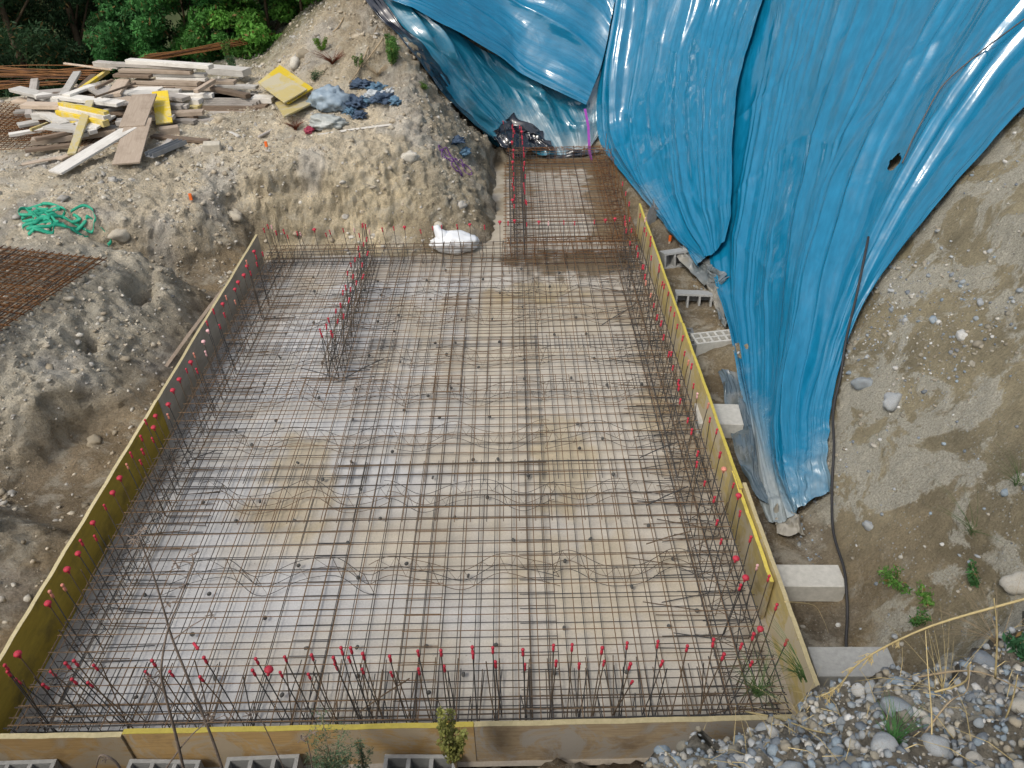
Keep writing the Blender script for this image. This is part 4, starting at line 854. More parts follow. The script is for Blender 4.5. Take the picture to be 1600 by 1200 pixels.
# ------------------------------------------------------------------ rusty bars and meshes on the left plateau
c0=atz(170,401,1.2); c1=atz(0,521,1.16); dirv=c1-c0; ang=math.atan2(dirv[1],dirv[0])
e_=[]
for k,(dz_,sp,rr_) in enumerate(((.0,.11,.006),(.03,.12,.005),(.06,.13,.005),(.09,.15,.005))):
    # sheets run from the heap corner along the bank rim and out to the left
    o=mesh_sheet(0,0,3.4,2.6,0,MT['bar_rust'] if k<3 else MT['bar_top'],['lowest','second','third','topmost'][k]+' rusty mesh sheet of the stack on the plateau above the left bank','rusty mesh sheets stacked on the left plateau',sp,rr_,ang+.02*k,(float(c0[0])-.03*k,float(c0[1])-.05*k,1.17+dz_))
    o.scale=(1,-1,1)
for k in range(3):
    p=atz(-10,243-k*8,1.3); o=mesh_sheet(0,0,3.2,2.0,0,MT['bar_rust'],['lower','middle','upper'][k]+' rusty mesh sheet reaching under the left end of the timber heap','rusty mesh sheets under the timber heap',.10,.005,.10+.04*k,(p[0]-1.2,p[1],1.34+.03*k))
def bundle(px0,px1,z,n,spread,label):
    p=np.array(atz(*px0,z)); q=np.array(atz(*px1,z)); e=empty('rebar_bundle',p); tag(e,label,'rebar bundle','bundles of long rusty bars at the back')
    for i in range(n):
        o1=np.array([0,R_.uniform(-spread,spread),R_.uniform(0,.12)]); o2=np.array([R_.uniform(-.4,.2),R_.uniform(-spread,spread),R_.uniform(0,.12)]); mid=(q-p)/2+(o1+o2)/2+[0,0,R_.uniform(-.03,.03)]
        link('bar',MB().tube([o1,mid,q-p+o2],.009,4).mesh('bar',[MT['bar_rust']]),e)
bundle((-60,118),(150,120),1.42,26,.45,'long bundle of rusty bars left behind the timber heap')
bundle((-50,140),(110,134),1.36,14,.25,'shorter bundle of rusty bars between the heap and the dark trees')
bundle((225,97),(425,62),1.62,24,.35,'bundle of rusty bars behind the timber heap below the green shrubs')
# ------------------------------------------------------------------ sack, bags, rags
def blob(name,c,r,seed,mat,label,cat,rot=(0,0,0),amp=.18,fr=2.5,sub=4,pinch=None,grp=None,flat=.0):
    import bmesh
    bm=bmesh.new(); bmesh.ops.create_icosphere(bm,subdivisions=sub,radius=1.0); P=np.array([v.co[:] for v in bm.verts])
    D=1+amp*fbm(P*fr,seed,4)+amp*.5*(1-np.abs(vn(P*fr*2.2,seed+9))*2)
    Q=P*D[:,None]; Q[:,2]=np.where(Q[:,2]<-.55,-.55+(Q[:,2]+.55)*.2,Q[:,2])
    if pinch is not None: Q=pinch(Q)
    Q=Q*np.array(r)
    for v,q in zip(bm.verts,Q): v.co=q
    me=bpy.data.meshes.new(name); bm.to_mesh(me); bm.free(); me.materials.append(mat); me.polygons.foreach_set('use_smooth',[True]*len(me.polygons))
    o=link(name,me); o.location=c; o.rotation_euler=rot
    if cat: tag(o,label,cat,grp)
    return o
msack=mat_flat('white_woven_plastic',(.72,.74,.76),.55,.4,.08,8,.4)
def pin(Q):
    Q=Q.copy(); k=sm(-.55,-1.3,Q[:,0]); Q[:,1]*=1-.5*k; Q[:,2]*=1-.35*k; Q[:,0]-=.15*k
    return Q
p=aty(712,386,10.98); sk=blob('sack',(p[0],10.98,.13),(.36,.22,.17),3,msack,'full white woven sack lying at the far edge of the slab','sack',amp=.12,pinch=pin)
nk=link('sack_neck',MB().tube([(-.16,.02,.05),(-.22,.03,.13),(-.27,.05,.20),(-.29,.06,.27)],[.13,.10,.06,.045],10).mesh('sack_neck',[msack],True),sk)
mst=mat_flat('pale_stone',(.50,.46,.38),.9,.2,.2,15,.5)
p=aty(685,352,11.2); blob('stone',(p[0],p[1],p[2]),(.07,.07,.06),8,mst,'round pale stone just behind the neck of the white sack','stone',sub=3,amp=.08)
mbag=mat_flat('grey_blue_polythene',(.27,.34,.40),.25,.6,.2,6,.5)
p=hit(515,172); blob('plastic_bag',p+[0,.1,.12],(.30,.26,.22),5,mbag,'pale grey-blue plastic bag slumped beside the rag heap','plastic bag',amp=.3,fr=1.8)
p=hit(512,197); blob('plastic_bag',p+[0,0,.05],(.26,.16,.12),6,mat_flat('grey_film',(.36,.38,.36),.35,.5,.2,8,.5),'crumpled greyish film in front of the grey-blue bag','plastic bag',amp=.3,fr=2.6)
p=hit(484,206); blob('crumpled_wrapper',p+[0,0,.03],(.07,.10,.05),7,mat_flat('dark_red_film',(.28,.03,.06),.5,.4,.3,20,.3),'small dark red wrapper at the left end of the plastic film','wrapper',amp=.3)
mb1=mat_flat('navy_cloth',(.06,.09,.14),.8,.2,.4,14,.5); mb2=mat_flat('blue_cloth',(.10,.18,.26),.8,.2,.4,14,.5); mb3=mat_flat('white_rag',(.42,.45,.47),.8,.2,.2,14,.5)
rags=[(568,133,.16,mb1,'navy rag highest in the rag heap'),(590,139,.13,mb2,'blue rag at the upper right of the rag heap'),(556,163,.18,mb1,'navy rag at the left foot of the rag heap'),(572,160,.13,mb2,'blue rag in the centre of the rag heap'),(600,155,.16,mb1,'dark rag right of the centre of the rag heap'),(620,160,.11,mb2,'small blue rag at the right end of the rag heap'),(584,150,.13,mb3,'whitish rag in the middle of the rag heap'),(608,146,.10,mb3,'whitish rag near the top right of the rag heap'),(562,182,.11,mb1,'dark rag hanging below the rag heap'),(548,176,.10,mb2,'blue scrap beside the grey-blue bag'),(712,222,.12,mb1,'dark scrap on the slope above the purple cord'),(724,240,.11,mb2,'blue-grey scrap just above the purple cord')]
for i,(x,y,r,mt,lb) in enumerate(rags): 
    p=hit(x,y); blob('rag',p+[0,0,.02],(r,r*.8,r*.45),20+i,mt,lb,'rag',(0,0,i),amp=.75,fr=2.6,sub=4,grp='rags scattered by the plastic bag')
# orange marker stakes
mor=mat_flat('orange_paint',(.85,.17,.03),.6,.3,.1,20,.1)
for x,y,hh,lb in ((417,232,.10,'orange marker stake with a pale foot below the timber heap'),(300,316,.12,'orange marker stake at the rim of the pit face'),(1046,380,.12,'orange marker stake beside the blue sheet at the right formwork')):
    p=hit(x,y); e=empty('marker_stake',p); tag(e,lb,'marker stake','orange marker stakes'); 
    link('painted_top',MB().box((0,0,hh*.7),(.02,.012,hh*.4)).mesh('painted_top',[mor]),e); link('foot',MB().tube([(0,0,-.1),(0,0,hh*.3)],.018,6).mesh('foot',[MT['w_tan']]),e)
p=hit(333,236); o=link('cut_stone',MB().box((0,0,.07),(.13,.08,.07)).mesh('cut_stone',[mst])); o.location=p; o.rotation_euler=(.1,.05,.2); bev(o,.015,2); tag(o,'squarish pale stone block lying alone in front of the timber heap','stone')
# ------------------------------------------------------------------ stones
import bmesh
def icov(sub):
    bm=bmesh.new(); bmesh.ops.create_icosphere(bm,subdivisions=sub,radius=1.0); V=np.array([v.co[:] for v in bm.verts]); Fx=np.array([[v.index for v in f.verts] for f in bm.faces]); bm.free(); return V,Fx
ICO={1:icov(1),2:icov(2),3:icov(3)}
def stone_mat():
    m=NM('stone',.85,.25); a=m.attr(); c=m.mix(a,m.ramp(m.noise(22,5,.7),[(.3,.72),(.7,1.2)]),1.0,'MULTIPLY')
    c=m.mix(c,(.24,.19,.12),m.ramp(m.noise(7,4,.7),[(.52,0.0),(.7,.55)])); m.base(c); m.bump(m.noise(40,5,.7),.5,.006); return m.m
MS=stone_mat()
TONES=np.array([(.25,.28,.30),(.33,.35,.36),(.43,.41,.36),(.31,.28,.22),(.18,.205,.23),(.27,.25,.20),(.50,.50,.48),(.24,.295,.34)])
def scatter(name,pts,siz,sub,label,emb=.25,angular=.3,tones=TONES,mat=None):
    V0,F0=ICO[sub]; Vs=[];Fs=[];Cs=[]; n=len(pts)
    sh=[V0*(1+angular*fbm(V0*1.6,k*7,2))[:,None] for k in range(8)]
    for i in range(n):
        s=siz[i]; v=sh[i%8]*np.array([s*NR.uniform(.8,1.4),s*NR.uniform(.7,1.1),s*NR.uniform(.5,.85)])
        A_=Matrix.Rotation(NR.uniform(0,6.28),3,'Z')@Matrix.Rotation(NR.uniform(-.5,.5),3,'X'); v=v@np.array(A_).T
        Vs.append(v+pts[i]+[0,0,s*emb]); Fs.append(F0+i*len(V0)); Cs.append(np.repeat((tones[NR.integers(len(tones))]*NR.uniform(.75,1.15))[None],len(V0),0))
    o=link(name,npmesh(name,np.concatenate(Vs),np.concatenate(Fs),[mat or MS],True,np.concatenate(Cs))); tag(o,label,'gravel',kind='stuff'); return o
def sample(n,fn,region):
    out=[]
    x0,x1,y0,y1=region
    X=NR.uniform(x0,x1,n); Y=NR.uniform(y0,y1,n); Zz=zt(X,Y); k=fn(X,Y,Zz)>NR.random(n)
    X,Y=X[k],Y[k]; return [np.array(p) for p in zip(_sx(X,Y),_sy(X,Y),_sz(X,Y)) if inframe(p)]
clump=lambda X,Y,s,f=1.3:fbm(np.stack([X*f,Y*f,X*0],-1),s,3)
ttan=np.array([(.42,.36,.27),(.50,.45,.36),(.36,.31,.23),(.56,.53,.46),(.44,.42,.38)])
notpit=lambda X,Y:((X<-3.9)|(X>2.1)|(Y>10.95)|(Y<2.7))&~((X>-.5)&(X<2.3)&(Y>10.8)&(Y<15.2))
pl=sample(60000,lambda X,Y,Z:notpit(X,Y)*(X<-.45)*(Y>2.6)*(1-.75*((X>-4.9)&(Y<9.8)&(Z<.35)))*(.22+.5*sm(-.1,.5,clump(X,Y,3))),(-11,-.3,3,18)); scatter('plateau_gravel',pl,[min(.05,.006+NR.exponential(.009)) for _ in pl],1,'fine gravel and clods littering the plateau and the left bank',.1,.5,ttan)
pm=sample(3600,lambda X,Y,Z:notpit(X,Y)*(X<-.45)*(1-.85*((X>-4.9)&(Y<9.8)&(Z<.35)))*(.12+.55*sm(.1,.6,clump(X,Y,8,.9))),(-10,-.4,3.5,17)); scatter('loose_stones',pm,[min(.10,.016+NR.exponential(.014)) for _ in pm],2,'scattered loose stones on the plateau, banks and pit face',.05,.55,ttan)
pw=sample(30000,lambda X,Y,Z:notpit(X,Y)*(X>2.6)*(.08+.75*sm(.15,.6,clump(X,Y,21,.9))),(2.6,8,2.4,10)); scatter('wall_gravel',pw,[min(.035,.006+NR.exponential(.007)) for _ in pw],1,'small pebbles embedded in the right cut slope',-.1,.35)
pw=sample(1500,lambda X,Y,Z:notpit(X,Y)*(X>2.6)*(.1+.6*sm(.2,.6,clump(X,Y,21,.9))),(2.6,7,2.6,9.5)); scatter('wall_stones',pw,[min(.05,.012+NR.exponential(.008)) for _ in pw],2,'larger rounded stones embedded in the right cut slope',-.35,.25)
ptr=sample(5000,lambda X,Y,Z:((Y<2.75)&(Y>2.2)&(X<1.2))*.8+((X<-3.9)&(X>-4.8))*.12+((X>2.1)&(X<2.7)&(Y>3.2))*.1,(-5,3,2.2,11)); scatter('trench_gravel',ptr,[min(.05,.006+NR.exponential(.009)) for _ in ptr],1,'clods and small stones on the trench floors',.1,.6,ttan*.6)
pg=sample(44000,lambda X,Y,Z:(Y<2.62)*(X>.6)*(.45+.55*sm(-.2,.4,clump(X,Y,61,4))),(.5,3.8,.9,2.7)); scatter('mound_gravel',pg,[min(.024,.004+NR.exponential(.0065)) for _ in pg],1,'fine gravel and sand between the cobbles of the near mound',.2,.4)
# countable cobbles
CM=[]
for ti,tname in enumerate(['grey','pale grey','cream','tan','dark grey','brownish','whitish','bluish grey']):
    for k in range(3):
        V0,F0=ICO[3]; v=V0*(1+.22*fbm(V0*1.2,ti*13+k*5,2))[:,None]*np.array([1.2-.1*k,.95,.7+.08*k])
        CM.append((tname,npmesh('cobble',v,F0,[MS],True,np.repeat(TONES[ti][None]*1.05,len(V0),0))))
pc=sample(14000,lambda X,Y,Z:(Y<2.45)*(X>.62)*(Z>.25)*1.0,(.6,3.2,1.0,2.5)); NR.shuffle(pc); placed=[]
for p in pc:
    s=min(.052,.017+NR.exponential(.0105)) if len(placed)<230 else NR.uniform(.014,.026); 
    if any((p[0]-q[0])**2+(p[1]-q[1])**2+(p[2]-q[2])**2<(.8*(s+q[3]))**2 for q in placed): continue
    placed.append((*p,s))
    if len(placed)>=290: break
for p in placed:
    tn,me=CM[NR.integers(len(CM))]; o=link('cobble',me); s=p[3]; o.location=(p[0],p[1],p[2]+s*.25); o.scale=(s,s,s); o.rotation_euler=(NR.uniform(-.5,.5),NR.uniform(-.5,.5),NR.uniform(0,6.28))
    big='large' if s>.045 else ('medium-sized' if s>.028 else 'small')
    tag(o,f'{big} {tn} rounded cobble in the near mound at the lower right','cobble',f'{tn} cobbles of the near mound')
for (x,y,s,tn,lb) in [(1190,340,0,0,'')]: pass
for i,(x,y,s,lb) in enumerate([(448,1090-400,0,'')]): pass
for i,(x,y,s,lb) in enumerate([(345,188,.09,'rounded tan boulder low on the earth bank near the pit face'),(190,365,.12,'grey boulder at the rim of the left bank'),(148,690,.08,'tan stone lying on the left trench floor'),(640,245,.13,'jutting tan rock on the nose of the earth bank'),(722,322,.09,'flat tan rock above the sack, right one'),(700,310,.07,'tan rock above the sack, left one'),(366,338,.12,'grey rock embedded in the pit face below the rim'),(474,85,.11,'upright pale rock at the foot of the back slope'),(462,100,.14,'long grey rock lying below the upright one'),(1352,600,.08,'whitish stone in the cut slope right of the sheet'),(1397,628,.10,'bluish white stone lowest in the cut slope right of the sheet'),(1505,524,.07,'light stone high in the cut slope near the right edge'),(1360,822,.06,'pale stone in the cut slope right of the dark cable'),(1592,910,.09,'grey boulder at the right edge above the cobble mound'),(125,860,.0,'')]):
    if s==0: continue
    p=hit(x,y); mt=npmesh('boulder',ICO[3][0]*(1+.35*fbm(ICO[3][0]*1.3,50+i,4))[:,None]*[1.25,.9,.75],ICO[3][1],[MS],True,np.repeat(((ttan if i<9 else TONES[[1,6,1,2,0]])[i%5])[None],len(ICO[3][0]),0))
    o=link('boulder',mt); o.location=p; o.scale=(s,s,s); o.rotation_euler=(.2*i,.1,i); tag(o,lb,'stone')
# ------------------------------------------------------------------ vegetation
def leafmat(name,c,v=.35):
    m=NM(name,.65,.25); a=m.attr(); m.base(a); 
    t=m.n.new('ShaderNodeBsdfTranslucent'); m.l.new(a,t.inputs[0]); mx=m.n.new('ShaderNodeMixShader'); mx.inputs[0].default_value=.3
    m.l.new(m.b.outputs[0],mx.inputs[1]); m.l.new(t.outputs[0],mx.inputs[2]); m.l.new(mx.outputs[0],m.n['Material Output'].inputs[0]); return m.m
ML=leafmat('leaf',(.1,.2,.05)); MBK=mat_flat('bark',(.10,.075,.05),.9,.1,.3,12,.6); MDRY=mat_flat('dry_stem',(.36,.28,.18),.8,.2,.25,14,.4); MSTR=mat_flat('straw',(.50,.40,.20),.7,.3,.2,14,.2); MGRY=mat_flat('dead_grey_stem',(.20,.16,.13),.85,.2,.3,30,.4)
def leaves(cen,n,size,colr_,cv=.35,asp=.45,droop=0.):
    """cen: (k,4) clump centres with radius; returns quads spread through the clumps"""
    k=len(cen); i=NR.integers(k,size=n); g=NR.normal(size=(n,3)); g/=np.linalg.norm(g,axis=1,keepdims=True); r=NR.random(n)**.45
    P=cen[i,:3]+g*(cen[i,3]*r)[:,None]*[1,1,.7]
    a=NR.normal(size=(n,3)); a[:,2]-=droop; a/=np.linalg.norm(a,axis=1,keepdims=True); b=np.cross(a,NR.normal(size=(n,3))); b/=np.linalg.norm(b,axis=1,keepdims=True)
    s=size*NR.uniform(.6,1.4,n)[:,None]
    V=np.stack([P-a*s,P-b*s*asp,P+a*s,P+b*s*asp],1).reshape(-1,3); Fq=np.arange(n*4).reshape(n,4)
    cl=NR.uniform(1-cv,1+cv,(k,1))[i]*NR.uniform(.75,1.25,(n,1)); c=np.array(colr_)*cl; w_=NR.random((n,1))<.04; c=np.where(w_,np.array([.22,.14,.05]),c)
    return V,Fq,np.repeat(c,4,0)
def tree(name,base,h,rad,nc,nl,size,colr_,label,cat,grp,asp=.45,shape='round',trunk_r=.09):
    e=empty(name,base); tag(e,label,cat,grp); b=MB()
    cs=[]
    lean=R_.uniform(-.2,.2)
    b.tube([(0,0,-.3),(lean*.3,0,h*.35),(lean*.7,.1,h*.7),(lean,0,h*.95)],[trunk_r,trunk_r*.8,trunk_r*.45,trunk_r*.15],7)
    for k in range(nc):
        a=R_.uniform(0,6.28); zf=R_.uniform(.08,1.0); prof=(math.sin(math.pi*min(1,zf*.85+.15))**.6) if shape=='round' else (1.08-zf)
        rr=rad*prof*R_.uniform(.45,1.0); c=(rr*math.cos(a)+lean*zf,rr*math.sin(a),h*zf); cs.append((*c,R_.uniform(.18,.42)*rad*(.55 if shape!='round' else .8)))
        if k%3==0: b.tube([(lean*zf*.6,0,h*max(.1,zf-.2)),tuple(np.array(c)*[.6,.6,1]-[0,0,.1]),c],[trunk_r*.35,trunk_r*.2,.008],5)
    link('trunk',b.mesh('trunk',[MBK],True),e)
    V,Fq,c=leaves(np.array(cs),nl,size,colr_,asp=asp); link('crown',npmesh('crown',V,Fq,[ML],False,c),e)
TR_=[(20,60,19.5,4.6,2.0,'conifer_tree',(.032,.075,.03),'dark','dark shadowy tree at the left edge of the picture'),(115,50,20.5,5.0,1.9,'conifer_tree',(.04,.085,.03),'dark','dark tree between the left edge one and the bright shrubs'),(-90,40,20,4.6,2.0,'conifer_tree',(.03,.07,.03),'dark','dark tree mostly cut off at the far left'),(165,30,22.5,5.5,1.8,'conifer_tree',(.024,.055,.024),'dark','darkest tree set back behind the bright shrubs'),
(225,60,19.6,3.2,1.25,'shrub',(.055,.18,.05),'l','bluish green shrub, leftmost of the bright row'),(290,50,19.2,3.1,1.3,'shrub',(.06,.20,.05),'l','green shrub behind the middle of the timber heap'),(355,40,19.0,3.0,1.25,'shrub',(.08,.23,.045),'l','brighter green shrub behind the right part of the timber heap'),(415,28,18.7,2.9,1.2,'shrub',(.11,.28,.045),'l','yellow-green shrub above the bar bundle'),(470,15,18.4,2.6,1.15,'shrub',(.11,.27,.045),'l','yellow-green shrub at the foot of the back slope'),(528,0,17.9,2.0,1.1,'shrub',(.10,.27,.04),'l','shrub at the top of the back slope beside the blue sheet')]
for px,py,y,h,r,nm,cc,kd,lb in TR_:
    p=aty(px,py,y); tp_=5.4-.167*y; base=(p[0],y,max(-.4,float(zt(p[0],y)))-.2) if kd=='dark' else (p[0],y,float(zt(p[0],y))-.3)
    tree(nm,base,h+1.2 if kd=='dark' else h,r,60,26000 if kd=='dark' else 30000,.07 if kd=='dark' else .05,cc,lb,'tree' if kd=='dark' else 'shrub','dark trees beyond the plateau' if kd=='dark' else 'green shrubs beyond the plateau',asp=.22 if kd=='dark' else .4,trunk_r=.1 if kd=='dark' else .04)
for i,(x,y) in enumerate([(-14,25),(-10.5,24.5),(-7.5,24.5),(-4.6,23.6),(-17,22)]):
    tree('conifer_tree',(x,y,-1.5),7.5,2.3,50,16000,.13,(.03,.07,.028),['tall dark background tree, leftmost of the back row','tall dark background tree, second of the back row','tall dark background tree in the middle of the back row','tall dark background tree, rightmost of the back row','tall dark background tree beyond the left edge'][i],'tree','tall trees of the back row',asp=.25)
def weed(name,px,py,h,rad,nl,size,colr_,label,cat,base=None,asp=.35,stems=5):
    p=np.array(base) if base is not None else hit(px,py); e=empty(name,p); tag(e,label,cat); b=MB(); cs=[]
    for k in range(stems):
        a=R_.uniform(0,6.28); t=np.array([rad*math.cos(a)*R_.uniform(.3,1),rad*math.sin(a)*R_.uniform(.3,1),h*R_.uniform(.6,1)])
        b.tube([(0,0,-.02),t*[.35,.35,.55],t],[.006,.004,.002],4)
        for q in range(5): f=.35+.65*q/4; cs.append((*(t*[f*.95,f*.95,f]),rad*.28))
    link('stem',b.mesh('stem',[MDRY]),e); V,Fq,c=leaves(np.array(cs),nl,size,colr_,asp=asp); link('foliage',npmesh('foliage',V,Fq,[ML],False,c),e)
weed('weed',358,98,.55,.15,700,.025,(.12,.22,.05),'pale green weed growing on the plateau behind the timber heap','plant')
weed('weed',365,112,.3,.22,800,.02,(.08,.15,.07),'grey-green low weed beside the wide whitish plank','plant')
weed('weed',612,105,.5,.25,2600,.02,(.10,.22,.05),'light green bush on the slope left of the dark navy sheet','plant')
weed('weed',560,108,.22,.13,600,.018,(.09,.18,.04),'small green weed left of the light green bush','plant')
weed('weed',502,82,.25,.16,800,.018,(.12,.24,.03),'small bright weed under the yellow-green shrub','plant')
weed('weed',490,128,.2,.25,500,.016,(.07,.12,.06),'thin dark weed above the yellow panels','plant')
weed('weed',665,140,.15,.2,500,.018,(.10,.18,.04),'green sprigs beside the dark navy sheet','plant')
weed('weed',1405,912,.12,.22,420,.018,(.11,.25,.05),'bright green creeping weed low on the cut slope','plant'); weed('weed',1440,940,.12,.16,360,.018,(.12,.27,.05),'bright green weed just right of the creeping one','plant')
weed('weed',1432,975,.15,.12,240,.018,(.08,.2,.05),'small green weed at the top of the cobble mound','plant'); weed('weed',1525,915,.14,.12,240,.02,(.06,.16,.05),'dark green feathery weed near the right edge','plant')
weed('weed',1590,1025,.12,.1,260,.02,(.04,.12,.05),'dark green weed at the right edge beside the cobbles','plant')
# front weeds
weed('yellow_green_weed',0,0,.60,.12,1500,.013,(.26,.27,.08),'yellow-green flowering weed in front of the joint of the front boards','plant',base=aty(712,1195,2.5)-[0,0,.02],asp=.6,stems=7)
weed('feathery_weed',0,0,.42,.22,1900,.013,(.13,.20,.11),'feathery grey-green weed at the bottom edge between two hollow blocks','plant',base=aty(520,1205,2.45)-[0,0,.05],asp=.2,stems=9)
weed('feathery_weed',0,0,.34,.09,600,.012,(.08,.14,.08),'feathery sprig right of the first green weed at the bottom edge','plant',base=aty(568,1205,2.45)-[0,0,.05],asp=.2,stems=5)
def blades(name,c,n,h,spread,mat,label,cat,wd=.003,bend=.5,dirx=None,mdark=None):
    b=MB(); rr=random.Random(n)
    for k in range(n):
        a=rr.uniform(0,6.28) if dirx is None else dirx+rr.uniform(-.7,.7); L=h*rr.uniform(.5,1.1); bx,by=math.cos(a)*spread,math.sin(a)*spread; P=[]
        o=(rr.uniform(-.02,.02),rr.uniform(-.02,.02))
        for i in range(6):
            t=i/5; P.append((o[0]+bx*t**1.4*bend*2*L/h,o[1]+by*t**1.4*bend*2*L/h,L*(t-.45*bend*t*t*1.2)))
        b.tube(P,[wd*(1-.85*i/5) for i in range(6)],3)
    o=link(name,b.mesh(name,[mat])); o.location=c; tag(o,label,cat); return o
MGB=mat_flat('green_blade',(.07,.13,.04),.6,.3,.4,10,.1); MTW=mat_flat('rust_brown_twig',(.14,.05,.03),.9,.1,.3,30,.2)
c=aty(1183,1085,2.62); blades('grass_tuft',c,60,.30,.24,MGB,'dark-rooted green grass tuft hanging over the near right corner of the slab','grass',.0022)
tangle('root_clump',(1185,1090),.004,MTW,'brown root ball under the grass tuft at the slab corner','roots',1,.02)
blades('grass_tuft',aty(1255,1062,2.75),26,.42,.3,MGB,'long green blades arching over the near end of the right formwork','grass',.0028,.6,math.pi*.9)
blades('grass_tuft',hit(1390,1165)+[0,0,.01],55,.20,.13,mat_flat('fresh_green_blade',(.06,.17,.05),.6,.3,.3,10,.1),'star-shaped green grass tuft on the cobbles at the bottom','grass',.0025,.4)
blades('dry_grass',hit(1250,1130)+[0,0,.01],12,.2,.24,MSTR,'dry straw blades fanning over the left part of the cobbles','dry grass',.0022,.8)
blades('dry_grass',hit(1470,1085)+[0,0,.01],18,.22,.26,MSTR,'dry straw blades fanning over the middle of the cobbles','dry grass',.002,.8)
blades('dry_grass',hit(1560,1010)+[0,0,.01],24,.26,.28,MDRY,'brown dry grass at the right edge above the cobbles','dry grass',.002,.8)
blades('green_grass',hit(1520,835),40,.34,.36,MGB,'wispy green grass on the cut slope near the right edge','grass',.0022,.55)
blades('green_grass',hit(1590,760),30,.3,.3,MGB,'wispy green grass higher on the cut slope at the right edge','grass',.0022,.55)
blades('dry_twigs',hit(462,203),120,.22,.22,MTW,'rusty brown dry brush on the ground below the yellow panels','dry brush',.003,.5)
blades('dry_twigs',hit(520,100),110,.3,.4,MTW,'brown dry brush on the slope above the rubble','dry brush',.004,.5)
blades('dry_twigs',hit(590,120),40,.35,.35,MDRY,'dry stems on the slope beside the light green bush','dry brush',.005,.5)
# roots hanging on the earth slope, top
for i,pp in enumerate([[(590,40),(575,75),(560,110),(545,130)],[(600,45),(598,60),(580,85),(566,105)],[(540,20),(530,40),(520,50)]]):
    P=smooth([pull(hit(a,b),.05) for a,b in pp]); tag(link('root',MB().tube(P,.012,5).mesh('root',[MDRY],True)),['long pale root hanging down the earth slope','thinner root beside the long pale one','short root high on the earth slope'][i],'root')
# tall dry reed arching over the cobbles and thin stalks
def reed(pts,r,mat,label,name='dry_reed',heads=None,cat='dry stalk'):
    e=empty(name,pts[0]); tag(e,label,cat); P=smooth(np.array(pts)-pts[0],4); n=len(P)
    link('stem',MB().tube(P,[r*(1-.6*i/(n-1)) for i in range(n)],6).mesh('stem',[mat],True),e)
    if heads:
        for k in range(heads[0]):
            b=MB(); i=int(n*R_.uniform(heads[1],heads[2])); i=min(n-1,i); p=P[i]; L=heads[3]*R_.uniform(.5,1.1); dd=np.array([R_.uniform(-.5,.1),R_.uniform(-.3,.3),-R_.uniform(.5,1)]); 
            q=p+dd*L; b.tube([p,p*.5+q*.5+[0,0,.01],q],[r*.25,r*.3,r*.12],4)
            for s in range(7):
                t=R_.uniform(.2,1); u=p*(1-t)+q*t; b.tube([u,u+np.array([R_.uniform(-.012,.012),R_.uniform(-.012,.012),-.016])],[.0022,.0008],3)
            link('seed_head',b.mesh('seed_head',[MSTR]),e)
    return e
yy=lambda px,py,y:aty(px,py,y)
reed([yy(1720,900,1.75),yy(1600,936,1.85),yy(1450,980,1.95),yy(1350,1030,2.0),yy(1310,1072,2.02),yy(1283,1088,2.0)],.006,MSTR,'long straw-coloured reed with drooping seed heads arching over the cobbles',heads=(26,.45,1.0,.10))
reed([yy(1452,1225,1.35),yy(1456,1130,1.5),yy(1450,1050,1.6),yy(1446,985,1.7)],.0035,MSTR,'upright thin straw stalk rising from the cobbles')
reed([yy(1395,1095,1.8),yy(1500,1070,1.75),yy(1513,1040,1.7),yy(1518,1035,1.7)],.005,MSTR,'bent yellow stalk lying over the cobbles')
reed([yy(1555,1060,1.7),yy(1558,990,1.7),yy(1553,935,1.7)],.004,MSTR,'short upright yellow stalk at the right')
reed([yy(1165,1112,2.3),yy(1215,1122,2.1),yy(1265,1140,1.9),yy(1310,1150,1.8),yy(1350,1172,1.7)],.005,MSTR,'pale straw lying across the left cobbles')
reed([yy(1420,1180,1.5),yy(1480,1100,1.6),yy(1510,1080,1.7),yy(1516,1035,1.8)],.004,MDRY,'brown stalk bending over the cobbles at the right')
reed([yy(1370,1075,2.0),yy(1450,1055,1.9),yy(1530,1050,1.8),yy(1620,1090,1.6)],.006,MDRY,'reddish brown stem crossing behind the cobble crest')
reed([yy(1560,1150,1.5),yy(1580,1100,1.5),yy(1590,1055,1.5)],.004,MSTR,'pale leaning straw near the right edge')
reed([yy(1225,940,2.9),yy(1270,945,3.0),yy(1285,965,3.0),yy(1295,990,3.0)],.002,MSTR,'thin pale grass stem over the soil beside the long pale block')
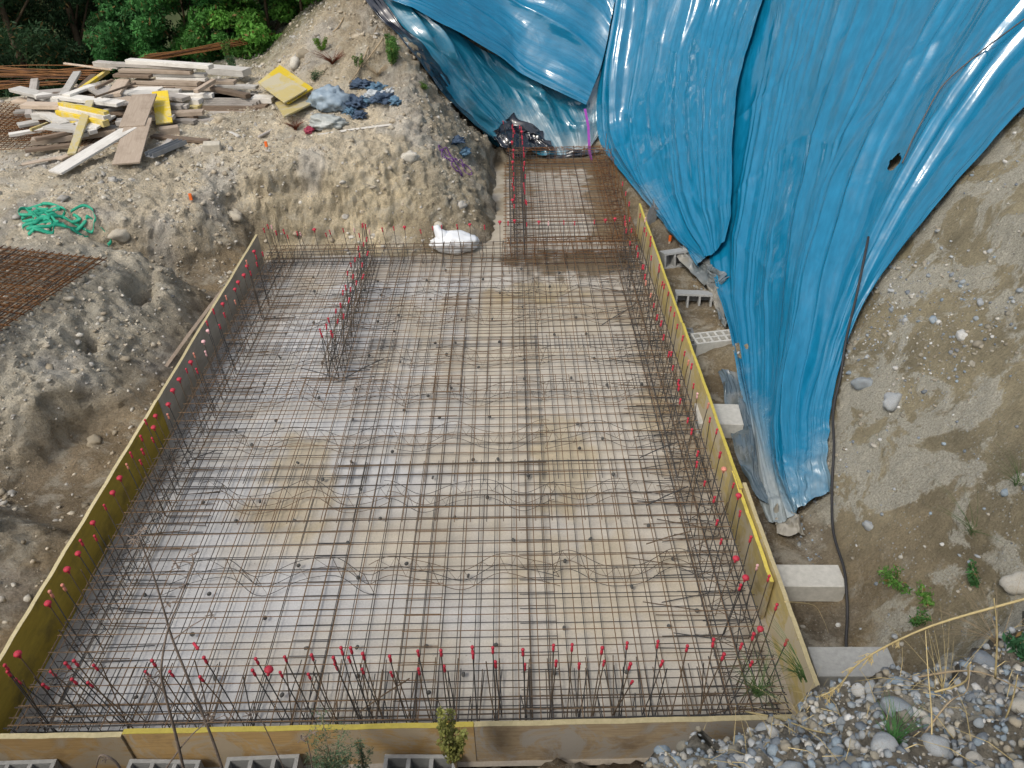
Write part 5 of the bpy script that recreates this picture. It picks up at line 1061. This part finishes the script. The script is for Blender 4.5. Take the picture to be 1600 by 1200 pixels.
# dead stalks in front of the slab
def stalk(pts,r,label,twigs):
    e=reed(pts,r,MGRY,label,'dead_stalk'); P=[np.array(p)-pts[0] for p in pts]
    for (i,px,py,y) in twigs:
        b=MB(); q=aty(px,py,y)-pts[0]; m_=(P[i]+q)/2+np.array([0,0,.01]); b.tube([P[i],m_,q],[r*.5,r*.35,r*.2],5)
        for s in range(8): u=q+np.array([R_.uniform(-.03,.03),R_.uniform(-.02,.02),R_.uniform(-.02,.02)]); b.tube([q,u],[.0016,.003],4)
        link('twig',b.mesh('twig',[MGRY]),e)
stalk([yy(352,1215,2.0),yy(330,1150,2.05),yy(300,1075,2.1),yy(270,1000,2.15),yy(258,960,2.15),yy(240,900,2.15),yy(215,835,2.15)],.0075,'long dead stalk leaning left up to the highest tip',[(6,222,828,2.15),(6,208,842,2.15),(3,330,960,2.15),(2,322,1118,2.1)])
stalk([yy(290,1215,1.95),yy(275,1150,1.98),(yy(257,1080,2.0)),yy(252,1045,2.0),yy(262,985,2.05),yy(280,940,2.05),yy(303,880,2.05)],.0075,'dead stalk rising beside the leaning one and branching at the top',[(6,300,868,2.05),(6,275,880,2.05),(6,290,915,2.05),(5,262,945,2.05),(3,240,1060,2.0),(2,230,1062,2.0)])
stalk([yy(250,1215,1.95),yy(285,1165,1.98),yy(315,1135,2.0),yy(350,1118,2.0)],.0045,'thin side stalk crossing low in front of the front board',[(3,356,1122,2.0),(2,330,1118,2.0)])
stalk([yy(195,1215,1.9),yy(180,1190,1.9),yy(158,1180,1.9),yy(150,1200,1.9)],.008,'broken grey stalk curling above the bottom edge at the left',[(1,165,1185,1.9)])
stalk([yy(450,1215,1.95),yy(425,1160,1.95),yy(405,1120,1.95),yy(394,1112,1.95)],.003,'thin pale curved twig in front of the front board',[(3,390,1118,1.95)])
stalk([yy(490,1215,1.95),yy(485,1180,1.95),yy(478,1150,1.95)],.004,'short dead twig left of the feathery weed',[(2,470,1155,1.95),(2,488,1145,1.95)])

# straw and twig litter between the cobbles
b=MB()
for q in sample(420,lambda X,Y,Z:(Y<2.4)*(X>.7)*(Z>.3)*.6,(.7,3.2,1.0,2.4)):
    a=R_.uniform(0,6.28); L=R_.uniform(.05,.22); d=np.array([math.cos(a),math.sin(a),R_.uniform(-.1,.25)])*L; b.tube([q+[0,0,.03],q+d*.5+[0,0,.05],q+d+[0,0,.02]],[.0018,.0016,.0008],3)
tag(link('straw_litter',b.mesh('straw_litter',[MSTR])),'dry straw and twig litter strewn between the cobbles','straw',kind='stuff')
